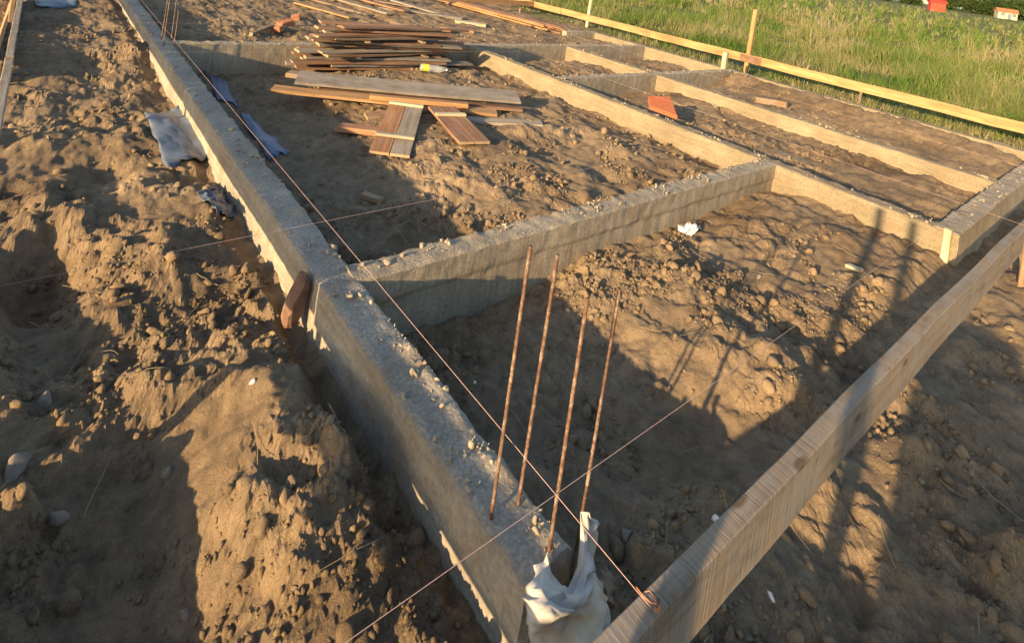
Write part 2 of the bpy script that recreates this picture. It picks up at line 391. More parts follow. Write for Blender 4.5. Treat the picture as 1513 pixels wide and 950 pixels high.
def base_height(X, Y):
    z = np.full(X.shape, -0.25)
    # strip left of the long beam: loose mound falling into a trench along the beam
    wob = 0.06 * perlin(Y * 1.7, Y * 0 + 3.3, 5) + 0.03 * perlin(Y * 5.1, Y * 0 + 1.3, 6)
    left = 1 - sstep(LB0 - 0.06, LB0 + 0.02, X)
    ridge = np.exp(-((X - 0.84 - wob) / 0.27) ** 2) * (0.125 - 0.11 * sstep(1.9, 2.8, Y)) * sstep(0.2, 1.0, Y)
    trench = sstep(0.93 + wob * 0.7 + 0.10 * sstep(2.2, 2.8, Y), 1.12, X) * 0.17 * (1 - 0.72 * sstep(2.5, 3.3, Y)) * np.clip(0.62 + 0.75 * perlin(Y * 2.3, Y * 0 + 7.7, 15), 0.15, 1.1)
    z = z + left * (ridge - trench)
    # bay behind the cross beam: low beside the long beam, rising towards the next long beam
    bay2 = sstep(B2_1 - 0.1, B2_1, Y) * (1 - sstep(TB_0, TB_1, Y)) * sstep(LB1 - 0.05, LB1, X) * (1 - sstep(R1_0, R1_1, X))
    z = z + bay2 * (-0.07 + 0.14 * sstep(1.9, 3.0, X - 0.12 * (Y - 4)) - 0.05 * sstep(4.7, 5.4, X))
    # front bay: deep beside the long beam, rising to the right
    bay1 = sstep(0.9, 1.1, Y) * (1 - sstep(B2_0, B2_1, Y)) * sstep(LB1 - 0.05, LB1, X) * (1 - sstep(R1_0, R1_1, X))
    z = z + bay1 * (-0.06 + 0.11 * sstep(2.1, 3.1, X) - 0.05 * np.exp(-((Y - B2_0) / 0.2) ** 2))
    # shallow bays on the right
    r = sstep(R1_0, R1_1, X) * (1 - sstep(RO_0 - 0.3, RO_0, X))
    z = z + r * 0.070 * sstep(0.8, 1.2, Y)
    for yb in (MB_0, TB_0):                     # ground falls away in front of the far cross beams
        z = z - 0.10 * np.exp(-((Y - yb) / 0.28) ** 2) * (Y < yb + 0.05) * sstep(LB1, LB1 + 0.1, X) * (X < RO_0) * ((X > R1_1) | (yb > 6))
    bank = np.exp(-((X - RO_0 + 0.15) / 0.5) ** 2) * sstep(0.6, 1.6, Y) * (1 - sstep(5.0, 5.3, Y))
    z = z + bank * 0.20
    far = sstep(TB_1, TB_1 + 0.4, Y); z = z + far * 0.08
    return z
ZG = base_height(GX, GY)
D = np.sqrt(GX ** 2 + GY ** 2)
site = (1 - sstep(10.9, 11.5, GX + 0.35 * perlin(GY * 0.9, GX * 0.9, 44))) * (1 - sstep(17, 19, GY)) * sstep(-6, -4.5, GX) * sstep(-7, -5.5, GY)
ZG += site * (0.040 * fbm(GX * 0.9, GY * 0.9, 2, 1) + 0.032 * fbm(GX * 2.6, GY * 2.6, 2, 2) + 0.020 * fbm(GX * 7, GY * 7, 3, 3))
rough_mask = np.clip(0.55 + 0.9 * fbm(GX * 1.3, GY * 1.3, 3, 9), 0.12, 1.25)
ZG += site * rough_mask * (0.012 * fbm(GX * 17, GY * 17, 3, 4, 0.6) + 0.008 * np.abs(fbm(GX * 33, GY * 33, 2, 8)))
def plates(X, Y, cell, seed, tilt):
    # broken crust: each jittered cell is a small tilted plate with its own height
    wx = X + 0.25 * cell * perlin(X / cell * 1.7, Y / cell * 1.7, seed + 5); wy = Y + 0.25 * cell * perlin(X / cell * 1.7, Y / cell * 1.7, seed + 6)
    ix = np.floor(wx / cell); iy = np.floor(wy / cell); best = np.full(X.shape, 1e9); out = np.zeros(X.shape)
    for di in (-1, 0, 1):
        for dj in (-1, 0, 1):
            h = _hash(ix + di, iy + dj, seed).astype(np.int64)
            sx = (ix + di + 0.1 + 0.8 * ((h & 1023) / 1023.0)) * cell; sy = (iy + dj + 0.1 + 0.8 * (((h >> 10) & 1023) / 1023.0)) * cell
            d = (wx - sx) ** 2 + (wy - sy) ** 2; m_ = d < best
            hz = ((h >> 20) & 255) / 255.0; ta = ((h >> 5) & 255) / 255.0 * 6.283
            val = hz + tilt * ((wx - sx) * np.cos(ta) + (wy - sy) * np.sin(ta)) / cell - 0.55 * d / cell ** 2
            out = np.where(m_, val, out); best = np.where(m_, d, best)
    return out
CLUSTERS = [(*at(u, v, -0.22)[:2], r0) for (u, v, r0) in [(230, 395, .14), (290, 470, .13), (350, 480, .12), (240, 500, .10), (140, 600, .10), (60, 580, .16), (330, 770, .10), (400, 690, .08), (470, 780, .09), (430, 880, .14), (340, 930, .10),
            (560, 760, .10), (600, 860, .10), (540, 680, .08), (30, 770, .07), (90, 800, .12), (160, 400, .2), (80, 300, .2), (120, 180, .25), (900, 400, .25), (1060, 440, .25), (1150, 600, .15), (1200, 480, .2), (950, 800, .18), (1330, 610, .14), (1240, 770, .14), (1420, 830, .12), (1400, 700, .12)]]
crust = np.clip(0.15 + 1.3 * fbm(GX * 1.4, GY * 1.4, 3, 33), 0, 1)
nearm = D < 6
for (cx_, cy_, r0) in CLUSTERS: crust[nearm] += 0.7 * np.exp(-((GX[nearm] - cx_) ** 2 + (GY[nearm] - cy_) ** 2) / (1.3 * r0) ** 2)
crust = np.clip(crust, 0, 1.1) * site
fine_fade = 1 - sstep(3.0, 6.0, D)
ZG += crust * (0.024 * plates(GX, GY, 0.085, 201, 1.1) * fine_fade + 0.0105 * plates(GX, GY, 0.037, 202, 1.0) * (1 - sstep(2.0, 3.6, D)) + 0.030 * plates(GX, GY, 0.21, 203, 1.0) * sstep(2.0, 5.0, D) + 0.024 * plates(GX, GY, 0.11, 204, 1.1) * sstep(2.2, 3.2, D) * (1 - sstep(7, 10, D))) - 0.018 * crust
ZG += (1 - site) * 0.07 * fbm(GX * 0.35, GY * 0.35, 3, 12)
ZG += 0.0125 * np.clip(D - 16, 0, None) * sstep(10.5, 14, np.maximum(GX, GY))

def stamp(x, y, rx, ry, h, p=2.0, rot=0.0):
    """add a mound (h > 0) or hollow (h < 0); p > 2 gives a flat bottom with a sharp rim"""
    i0, i1 = np.searchsorted(gx, [x - 3 * max(rx, ry), x + 3 * max(rx, ry)])
    j0, j1 = np.searchsorted(gy, [y - 3 * max(rx, ry), y + 3 * max(rx, ry)])
    X = GX[i0:i1, j0:j1] - x; Y = GY[i0:i1, j0:j1] - y
    if X.size == 0: return
    wx = X + 0.25 * rx * perlin(GX[i0:i1, j0:j1] * 6, GY[i0:i1, j0:j1] * 6, 61); wy = Y + 0.25 * ry * perlin(GX[i0:i1, j0:j1] * 6, GY[i0:i1, j0:j1] * 6, 62)
    c_, s_ = math.cos(rot), math.sin(rot)
    a = (wx * c_ + wy * s_) / rx; b_ = (-wx * s_ + wy * c_) / ry
    ZG[i0:i1, j0:j1] += h * np.exp(-(a * a + b_ * b_) ** (p / 2))
def spx(u, v, rx, ry, h, p=2.0, rot=0.0, z=-0.25):
    q = at(u, v, z); stamp(q[0], q[1], rx, ry, h, p, rot)
# left strip
stamp(-0.06, 1.75, 0.13, 0.60, 0.15); stamp(-0.02, 2.75, 0.12, 0.35, 0.10)
spx(60, 405, 0.17, 0.33, -0.20, 3.2); spx(260, 560, 0.05, 0.08, -0.035, 3); spx(330, 580, 0.05, 0.06, 0.025, 3); spx(300, 640, 0.06, 0.08, -0.03, 3); spx(235, 390, 0.16, 0.30, 0.07); spx(395, 430, 0.10, 0.2, 0.05); spx(300, 330, 0.1, 0.22, 0.05); spx(150, 260, 0.14, 0.2, -0.08, 3); spx(60, 220, 0.1, 0.25, 0.06); spx(300, 440, 0.14, 0.25, 0.009)
spx(90, 520, 0.20, 0.24, -0.08); spx(150, 525, 0.045, 0.09, 0.055, 3); spx(232, 590, 0.10, 0.12, 0.045)
spx(240, 675, 0.15, 0.18, -0.055, 3); spx(190, 850, 0.24, 0.32, -0.09, 3); spx(25, 775, 0.05, 0.07, 0.08, 3)
spx(420, 620, 0.16, 0.24, 0.045); spx(340, 800, 0.07, 0.16, 0.045); spx(430, 860, 0.12, 0.16, 0.04)
spx(425, 752, 0.075, 0.095, -0.075, 4); spx(480, 700, 0.05, 0.18, 0.04); spx(80, 110, 0.18, 0.35, 0.05)
spx(205, 85, 0.11, 0.22, 0.12); spx(225, 75, 0.07, 0.12, 0.08); spx(110, 165, 0.16, 0.28, -0.06); spx(85, 330, 0.15, 0.3, 0.05)
# bays
spx(1050, 545, 0.28, 0.20, 0.07); spx(1020, 450, 0.30, 0.16, 0.04); spx(1120, 440, 0.16, 0.12, -0.05); spx(1230, 380, 0.5, 0.16, 0.05)
spx(1165, 600, 0.16, 0.12, 0.07); spx(1330, 420, 0.3, 0.1, 0.04)
spx(620, 265, 0.35, 0.3, 0.05); spx(800, 260, 0.3, 0.3, 0.04); spx(900, 230, 0.3, 0.4, 0.05); spx(880, 90, 0.35, 0.3, 0.08); spx(855, 88, 0.2, 0.25, 0.05)
spx(1075, 128, 0.35, 0.3, 0.09); spx(975, 160, 0.22, 0.25, 0.03)
# right of the front board
spx(1330, 600, 0.16, 0.09, 0.09); spx(1420, 520, 0.2, 0.1, 0.08); spx(1340, 690, 0.16, 0.08, 0.08); spx(1200, 740, 0.12, 0.08, 0.05); spx(1500, 860, 0.14, 0.08, 0.10)
stamp(1.35, 0.12, 0.35, 0.20, 0.12); stamp(2.1, 0.02, 0.35, 0.22, 0.08); stamp(0.8, -0.3, 0.6, 0.35, 0.16)  # unseen mounds, shaped to throw shade across the ground here
# lumps trodden into the surface
def lumps(n, xr, yr, rmin, rmax, seed):
    r_ = np.random.default_rng(seed)
    xs = r_.uniform(*xr, n); ys = r_.uniform(*yr, n)
    keep = fbm(xs * 1.6, ys * 1.6, 3, 31) + r_.uniform(-0.45, 0.45, n) > 0.0
    for x, y in zip(xs[keep], ys[keep]):
        r0 = rmin * (rmax / rmin) ** (r_.random() ** 2.0)
        i0, i1 = np.searchsorted(gx, [x - 1.6 * r0, x + 1.6 * r0]); j0, j1 = np.searchsorted(gy, [y - 1.6 * r0, y + 1.6 * r0])
        X = GX[i0:i1, j0:j1] - x; Y = GY[i0:i1, j0:j1] - y
        if X.size < 4: continue
        a = r_.uniform(0, 6.28); e = r_.uniform(0.7, 1.4)
        q = ((X * math.cos(a) + Y * math.sin(a)) / r0 * e) ** 2 + ((-X * math.sin(a) + Y * math.cos(a)) / r0 / e) ** 2
        nz_ = perlin(GX[i0:i1, j0:j1] / r0 * 1.1, GY[i0:i1, j0:j1] / r0 * 1.1, 91)
        tl = 1 + r_.uniform(-0.5, 0.5) * X / r0 + r_.uniform(-0.5, 0.5) * Y / r0
        ZG[i0:i1, j0:j1] += r0 * r_.uniform(0.2, 0.6) * np.clip(1.15 - q - 0.9 * nz_, 0, 0.55) * 1.5 * tl
lumps(1800, (-0.4, 5.4), (-0.4, 4.2), 0.016, 0.045, 3)
lumps(1400, (-0.4, 10.5), (2.5, 12.5), 0.025, 0.07, 4)
# loose soil cannot stand in needles: settle vertices that stick out of their surroundings
i1_, j1_ = np.searchsorted(gx, 6.0), np.searchsorted(gy, 6.0)
for _ in range(2):
    S = ZG[:i1_, :j1_]; B = S.copy()
    B[1:-1, 1:-1] = (S[:-2, 1:-1] + S[2:, 1:-1] + S[1:-1, :-2] + S[1:-1, 2:]) * 0.15 + (S[:-2, :-2] + S[2:, 2:] + S[:-2, 2:] + S[2:, :-2]) * 0.10
    w_ = np.clip((np.abs(S - B) - 0.0045) / 0.006, 0, 1) * 0.6
    ZG[:i1_, :j1_] = S * (1 - w_) + B * w_
# the ground stays below the beam tops
for (x0, x1, y0, y1) in BEAMS:
    m_ = 0.12 if x0 != RO_0 else 0.0
    i0, i1 = np.searchsorted(gx, [x0 - m_, x1 + m_]); j0, j1 = np.searchsorted(gy, [y0 - m_, y1 + m_])
    sub = ZG[i0:i1, j0:j1]; np.minimum(sub, -0.055 + 0.02 * perlin(GX[i0:i1, j0:j1] * 9, GY[i0:i1, j0:j1] * 9, 71), out=sub)
    i0, i1 = np.searchsorted(gx, [x0 - 0.01, x1 + 0.01]); j0, j1 = np.searchsorted(gy, [y0 - 0.01, y1 + 0.01])
    sub = ZG[i0:i1, j0:j1]; np.minimum(sub, -0.10, out=sub)
nx, ny = GX.shape
idx = np.arange(nx * ny).reshape(nx, ny)
quads = np.stack([idx[:-1, :-1], idx[1:, :-1], idx[1:, 1:], idx[:-1, 1:]], -1).reshape(-1, 4)
me = mesh_np('ground', np.stack([GX, GY, ZG], -1).reshape(-1, 3), quads, True)
ga = me.attributes.new('grass', 'FLOAT', 'POINT')
ga.data.foreach_set('value', (1 - site).astype(np.float32).ravel())
cr_q = 0.25 * (crust[:-1, :-1] + crust[1:, :-1] + crust[1:, 1:] + crust[:-1, 1:]).ravel()
me.polygons.foreach_set('use_smooth', ~((cr_q > 0.30) & (0.5 * (D[:-1, :-1] + D[1:, 1:]).ravel() < 9.0)))
ground = link('ground', me, M['ground']); ground['kind'] = 'structure'

def gz(x, y):
    x = np.asarray(x, float); y = np.asarray(y, float)
    i = np.clip(np.searchsorted(gx, x) - 1, 0, nx - 2); j = np.clip(np.searchsorted(gy, y) - 1, 0, ny - 2)
    fx = (x - gx[i]) / (gx[i + 1] - gx[i]); fy = (y - gy[j]) / (gy[j + 1] - gy[j])
    return (ZG[i, j] * (1 - fx) * (1 - fy) + ZG[i + 1, j] * fx * (1 - fy) + ZG[i, j + 1] * (1 - fx) * fy + ZG[i + 1, j + 1] * fx * fy)
def on_ground(u, v):
    """point of the ground seen at a photo pixel"""
    z = -0.25
    for _ in range(12):
        p = at(u, v, z); z = 0.5 * z + 0.5 * float(gz(p[0], p[1]))
    return np.array([p[0], p[1], float(gz(p[0], p[1]))])

# ------------------------------------------------------------------ loose clods and chips
def ico(sub):
    bm = bmesh.new(); bmesh.ops.create_icosphere(bm, subdivisions=sub, radius=1.0)
    v = np.array([x.co[:] for x in bm.verts]); f = np.array([[y.index for y in x.verts] for x in bm.faces]); bm.free()
    return v, f
ICO1 = ico(1); ICO2 = ico(2); ICO3 = ico(3)
def rot_mats(n, r_):
    q = r_.normal(size=(n, 4)); q /= np.linalg.norm(q, axis=1)[:, None]
    w, x, y, z = q.T
    return np.stack([1 - 2 * (y * y + z * z), 2 * (x * y - z * w), 2 * (x * z + y * w), 2 * (x * y + z * w), 1 - 2 * (x * x + z * z), 2 * (y * z - x * w),
                     2 * (x * z - y * w), 2 * (y * z + x * w), 1 - 2 * (x * x + y * y)], -1).reshape(n, 3, 3)
def rocks(pos, size, r_, base=ICO1, rough=0.28, flat=(0.55, 1.0)):
    v, f = base; n = len(pos)
    rad = np.empty((n, len(v)))
    for c0 in range(0, n, 2000):
        m_ = min(2000, n - c0); pn = r_.normal(size=(m_, 8, 3)); pn /= np.linalg.norm(pn, axis=2)[:, :, None]
        dt = np.einsum('npi,vi->npv', pn, v); pd = r_.uniform(0.42, 0.95, (m_, 8))
        rad[c0:c0 + m_] = np.clip(np.where(dt > 0.05, pd[:, :, None] / np.maximum(dt, 0.05), 9.0).min(axis=1), 0, 1.25)
    rad *= 1 + rough * 0.35 * r_.uniform(-1, 1, (n, len(v)))
    V = v[None] * rad[:, :, None] * np.stack([r_.uniform(0.75, 1.3, n), r_.uniform(0.75, 1.2, n), r_.uniform(*flat, n)], -1)[:, None, :]
    V = np.einsum('nij,nkj->nki', rot_mats(n, r_), V) * np.asarray(size)[:, None, None] + np.asarray(pos)[:, None, :]
    F = f[None] + (np.arange(n) * len(v))[:, None, None]
    return V.reshape(-1, 3), F.reshape(-1, 3)
def clods(name, n, xr, yr, smin, smax, seed, pw=2.4, base=ICO1, thresh=0.05):
    r_ = np.random.default_rng(seed)
    x = r_.uniform(*xr, n); y = r_.uniform(*yr, n)
    keep = fbm(x * 2.3, y * 2.3, 3, 31) + 0.5 * np.exp(-((x - 1.0) / 0.10) ** 2) * (y < 2.6) + sum(0.75 * np.exp(-((x - cx_) ** 2 + (y - cy_) ** 2) / r0 ** 2) for (cx_, cy_, r0) in CLUSTERS) + r_.uniform(-0.2, 0.2, n) > thresh
    for (x0, x1, y0, y1) in BEAMS: keep &= ~((x > x0 - 0.03) & (x < x1 + 0.03) & (y > y0 - 0.03) & (y < y1 + 0.03))
    keep &= (x < 10.9)
    x, y = x[keep], y[keep]; s = smin * (smax / smin) ** (r_.random(len(x)) ** pw)
    z = gz(x, y) + s * r_.uniform(-0.35, 0.45, len(x))
    return rocks(np.stack([x, y, z], -1), s, r_, base)
parts = [clods('a', 35000, (-0.25, 4.4), (0.0, 3.4), 0.003, 0.013, 11, 1.6, ICO1, 0.20), clods('b', 7000, (-0.2, 4.8), (0.05, 3.6), 0.009, 0.034, 12, 2.8, ICO2, 0.22),
         clods('c', 11500, (-0.3, 10.6), (2.4, 9.5), 0.007, 0.036, 13, 2.4, ICO2, 0.15)]
for i, (v, f) in enumerate(parts):
    o = link('soil_clods', mesh_np('soil_clods', v, f, False), M['soil'])
    tag(o, ['small crumbs of brown soil strewn over the near ground', 'larger lumps of dry soil lying about the near ground', 'crumbs of soil strewn over the far bays'][i], 'soil clods', None, 'stuff')

# ------------------------------------------------------------------ concrete foundation
found = empty('concrete_foundation', (1.23, 0.9, -0.1))
tag(found, 'grey concrete foundation of low crossing beams set in dug soil', 'foundation')
def beam(axis, a0, a1, w0, w1, seed, label=None, ztop=0.0, zbot=-0.42, joint=None, res=0.017, mat_=None):
    """beam along axis (0 = X, 1 = Y) from a0 to a1; closed cross-section with a rough trowelled top"""
    mat_ = mat_ or ('concrete_cross' if axis == 0 else 'concrete_long')
    n = max(2, int((a1 - a0) / res)); w = w1 - w0
    nw = max(4, int(w / 0.016)); zs = np.concatenate([np.linspace(zbot, -0.19, 4), np.linspace(-0.17, 0, 13)])
    prof = [(0.0, z) for z in zs[:-1]] + [(w * k / nw, 0.0) for k in range(nw + 1)] + [(w, z) for z in zs[:-1][::-1]]
    prof = np.array(prof); m_ = len(prof)
    t = np.linspace(a0, a1, n + 1)
    T = np.repeat(t[:, None], m_, 1); W = np.repeat(prof[None, :, 0], n + 1, 0).copy(); Z = np.repeat(prof[None, :, 1], n + 1, 0).copy()
    topm = (prof[:, 1] > -0.001)[None, :] * np.ones((n + 1, 1))
    wn_ = W / max(w, 1e-6)
    rag = 0.65 + 1.1 * sstep(0.45, 0.9, wn_ + 0.3 * perlin(T * 3, W * 8, seed + 21))
    Z += topm * rag * (0.0075 * fbm(T * 9, W * 9 + seed, 3, seed) + 0.0055 * np.abs(fbm(T * 31, W * 31 + seed, 2, seed + 3)) + 0.004 * perlin(T * 2.1, T * 0 + seed, seed + 1))
    edge = topm * (np.minimum(wn_, 1 - wn_) < 0.02)
    Z -= edge * (0.006 + 0.010 * np.clip(fbm(T * 14, W * 3 + seed, 2, seed + 5), 0, 1))
    side = 1 - topm
    sgn = np.where(wn_ < 0.5, 1.0, -1.0)
    W += (side + edge > 0) * (0.0028 * fbm(T * 11, Z * 9 + wn_ * 7, 3, seed + 7) + 0.005 * perlin(T * 0.9, wn_ * 5, seed + 9))
    if joint is not None:
        W -= side * sgn * 0.012 * np.exp(-((Z - joint + 0.010 * perlin(T * 3, T * 0 + 1, seed)) / 0.012) ** 2) * 0
        W += side * sgn * 0.011 * (1 - sstep(joint - 0.006, joint + 0.006, Z + 0.008 * perlin(T * 3, T * 0 + 1, seed)))
    W += w0; Z += ztop
    P_ = np.stack([T, W, Z] if axis == 0 else [W, T, Z], -1).reshape(-1, 3)
    ii = np.arange((n + 1) * m_).reshape(n + 1, m_)
    q = np.stack([ii[:-1, :-1], ii[1:, :-1], ii[1:, 1:], ii[:-1, 1:]], -1).reshape(-1, 4)
    if axis == 1: q = q[:, ::-1]
    faces = [tuple(x) for x in q] + [tuple(ii[0]) if axis == 0 else tuple(ii[0][::-1]), tuple(ii[-1][::-1]) if axis == 0 else tuple(ii[-1])]
    me = mesh_poly('beam', P_, [tuple(int(k) for k in f_) for f_ in faces], True)
    me.polygons[len(me.polygons) - 1].use_smooth = False; me.polygons[len(me.polygons) - 2].use_smooth = False
    mb = me; 
    try: mb.set_sharp_from_angle(angle=math.radians(40))
    except Exception: pass
    o = link('beam', me, M[mat_]); o.parent = found; o.matrix_parent_inverse = Matrix.Translation(found.location).inverted()
    if label: o['label'] = label
    return o
beam(1, 0.94, 12.5, LB0, LB1, 3, 'long beam with a rough chipped top, partly in shade', mat_='concrete_shade_tint')
beam(0, LB1 - 0.02, R1_0 + 0.02, B2_0, B2_1, 23, 'cross beam with a cold joint along its streaked face', joint=-0.13, ztop=-0.002)
beam(1, FR_0 + 0.006, TB_0 + 0.03, R1_0, R1_1, 33, 'long beam with a sunlit yellow face', ztop=-0.003)
beam(1, FR_1 - 0.03, TB_0 + 0.03, R2_0, R2_1, 43, None, ztop=-0.005)
beam(1, 0.3, 8.78, RO_0, RO_1, 53, 'outer long beam half buried in soil', ztop=-0.004)
beam(0, R1_0 + 0.01, RO_0 + 0.03, FR_0, FR_1, 63, 'front cross beam dusted with pale crumbs', ztop=0.002)
beam(0, R1_1 - 0.03, RO_0 + 0.03, MB_0, MB_1, 73, None, ztop=0.004)
beam(0, LB1 - 0.02, RO_0 + 0.03, TB_0, TB_1, 83, None, ztop=0.003)
beam(0, 9.1, RO_0 + 0.03, 8.62, 8.76, 93, None, ztop=0.006)

# crumbs of concrete lying on the beams
r_ = np.random.default_rng(5)
pos, siz = [], []
def crumbs(n, x0, x1, y0, y1, smin, smax, bias=None):
    for _ in range(n):
        x = r_.uniform(x0, x1); y = r_.uniform(y0, y1)
        if bias == 'x1': x = x1 - (x1 - x0) * r_.random() ** 2.2
        if bias == 'y1': y = y1 - (y1 - y0) * r_.random() ** 2.0
        if fbm(np.array(x * 4.1), np.array(y * 4.1), 2, 77) + r_.uniform(-0.2, 0.2) < 0.12: continue
        s = smin * (smax / smin) ** (r_.random() ** 2.2); pos.append((x, y, 0.003 + s * 0.25)); siz.append(s)
crumbs(900, LB0 + 0.01, LB1 - 0.005, 1.0, 4.2, 0.0020, 0.017, 'x1'); crumbs(300, LB0, LB1 - 0.01, 4.2, 9, 0.005, 0.02)
crumbs(900, LB1, R1_0, B2_0 + 0.01, B2_1 - 0.005, 0.0022, 0.018, 'y1'); crumbs(400, R1_0 + 0.01, R1_1, 1.1, 7, 0.004, 0.016)
crumbs(250, R2_0 + 0.01, R2_1, 1.1, 7, 0.005, 0.022); crumbs(320, R1_1, RO_0, FR_0 + 0.01, FR_1, 0.003, 0.015); crumbs(200, R1_1, RO_0, MB_0, MB_1, 0.006, 0.02); crumbs(260, LB1, RO_0, TB_0, TB_1, 0.006, 0.024)
crumbs(160, LB0 + 0.02, LB1 - 0.01, 0.93, 1.35, 0.002, 0.011)
v, f = rocks(np.array(pos), np.array(siz), r_, ICO2, 0.3, (0.3, 0.7))
tag(link('concrete_crumbs', mesh_np('concrete_crumbs', v, f), M['chip']), 'pale crumbs and chips of concrete lying on the beams', 'rubble', None, 'stuff')

# ------------------------------------------------------------------ planks and other lumber
def plank_mesh(L, W, T, seed, warp=0.004, bow=0.0, chip=0.0):
    """board along local X, centred, bottom at z = 0; a little bowed, edges eased"""
    rr = np.random.default_rng(seed); n = max(4, int(L / 0.12)); e = min(0.0035, min(T, W) * 0.08)
    prof = np.array([(-W / 2, e), (-W / 2 + e, 0), (W / 2 - e, 0), (W / 2, e), (W / 2, T - e), (W / 2 - e, T), (-W / 2 + e, T), (-W / 2, T - e)])
    t = np.linspace(-L / 2, L / 2, n + 1); vs_, fs = [], []
    for i, x in enumerate(t):
        dy = bow * math.cos(math.pi * x / L) + warp * 0.6 * float(perlin(np.array(x * 1.1 + seed), np.array(0.5), seed))
        dz = warp * float(perlin(np.array(x * 1.3 + seed * 0.7), np.array(2.5), seed + 1))
        for (y, z) in prof:
            ex = 0.0
            if i in (0, n): ex = (1 if i == 0 else -1) * chip * rr.random()
            vs_.append((x + ex, y + dy + rr.normal() * 0.0007, z + dz))
    for i in range(n):
        for k in range(8):
            k2 = (k + 1) % 8; fs.append((i * 8 + k, (i + 1) * 8 + k, (i + 1) * 8 + k2, i * 8 + k2))
    fs.append(tuple(range(8))); fs.append(tuple(range(n * 8 + 7, n * 8 - 1, -1)))
    return mesh_poly('plank', vs_, fs)
def plank(name, p0, p1, W, T, mat, seed, roll=0.0, parent=None, **kw):
    """board whose underside centre line runs from p0 to p1"""
    p0 = Vector(p0); p1 = Vector(p1); d = p1 - p0; L = d.length
    o = link(name, plank_mesh(L, W, T, seed, **kw), mat)
    x = d.normalized(); y = Vector((0, 0, 1)).cross(x).normalized(); z = x.cross(y)
    mw = Matrix((x, y, z)).transposed().to_4x4() @ Matrix.Rotation(roll, 4, 'X')
    mw.translation = (p0 + p1) / 2
    o.matrix_world = mw
    if parent is not None: o.parent = parent; o.matrix_parent_inverse = parent.matrix_world.inverted()
    return o
def post(name, x, y, z0, z1, w, d, mat, seed, lean=(0, 0), point=False, parent=None):
    """upright stake: square section, sawn top, pointed foot sunk in the ground"""
    rr = np.random.default_rng(seed); n = 7; vs_, fs = [], []
    for i in range(n):
        t = i / (n - 1); z = z0 + (z1 - z0) * t; s = 1.0
        if i == 0: s = 0.25
        e = 0.18
        for (a, b) in ((-.5 + e, -.5), (.5 - e, -.5), (.5, -.5 + e), (.5, .5 - e), (.5 - e, .5), (-.5 + e, .5), (-.5, .5 - e), (-.5, -.5 + e)):
            vs_.append((z - z0, (a * w) * s + lean[0] * (z - z0) + rr.normal() * 0.0006, b * d * s + lean[1] * (z - z0) + rr.normal() * 0.0006))
    for i in range(n - 1):
        for k in range(8):
            k2 = (k + 1) % 8; fs.append((i * 8 + k, i * 8 + k2, (i + 1) * 8 + k2, (i + 1) * 8 + k))
    fs.append(tuple(range(7, -1, -1))); fs.append(tuple(range((n - 1) * 8, n * 8)))
    o = link(name, mesh_poly(name, vs_, fs), mat)
    mw = Matrix(((0, 1, 0, x), (0, 0, 1, y), (1, 0, 0, z0), (0, 0, 0, 1))); o.matrix_world = mw
    if parent is not None: o.parent = parent; o.matrix_parent_inverse = parent.matrix_world.inverted()
    return o

BZ = 0.175                                   # level of the batter board tops and strings
def holder(name, loc):
    o = empty(name, loc); bpy.context.view_layer.update(); return o
# batter board on the field side
hb = holder('batter_board', (11.50, 6.0, -0.2))
tag(hb, 'sunlit yellow batter board on posts along the grass field', 'batter board')
XR = 11.48
for k, (y0, y1, mt) in enumerate([(-0.6, 5.62, 'w_fresh'), (5.635, 11.2, 'w_fresh'), (11.215, 16.0, 'w_fresh')]):
    plank('plank', (XR, y0, BZ - 0.165), (XR, y1, BZ - 0.165), 0.028, 0.165, M[mt], 301 + k, parent=hb, warp=0.01)
plank('splice_plank', (XR - 0.03, 5.42, BZ - 0.150), (XR - 0.03, 5.86, BZ - 0.150), 0.026, 0.135, M['w_red'], 311, parent=hb)
pR = at(1110, 60, 0)
for k, (y, top, w_, mt) in enumerate([(5.75, height_at(XR + 0.064, 5.75, 15, 1117), 0.085, 'w_fresh'), (10.25, 0.62, 0.075, 'w_pale'), (1.2, 0.16, 0.05, 'w_brown'), (3.6, 0.15, 0.04, 'w_brown'), (8.0, 0.15, 0.04, 'w_brown'), (13.5, 0.16, 0.05, 'w_brown')]):
    xx = XR + 0.064 if top > 0.2 else XR + 0.05
    post('post', xx, y, float(gz(xx, y)) - 0.12, top, w_, w_, M[mt], 320 + k, (0.02, -0.01), parent=hb)
# front batter board
hb = holder('batter_board', (2.0, 0.64, -0.2))
tag(hb, 'rough sawn grey brown batter board with nail and tied string', 'batter board')
fb = plank('plank', (-0.22, 0.658, BZ - 0.172), (7.4, 0.593, BZ - 0.172), 0.052, 0.172, M['sawn'], 331, parent=hb, warp=0.008, bow=0.016)
for k, (x, w_) in enumerate([(0.15, 0.05), (6.9, 0.05), (5.6, 0.04)]):
    post('stake', x, 0.575, float(gz(x, 0.575)) - 0.12, BZ - 0.01, w_, 0.045, M['w_brown'], 340 + k, parent=hb)
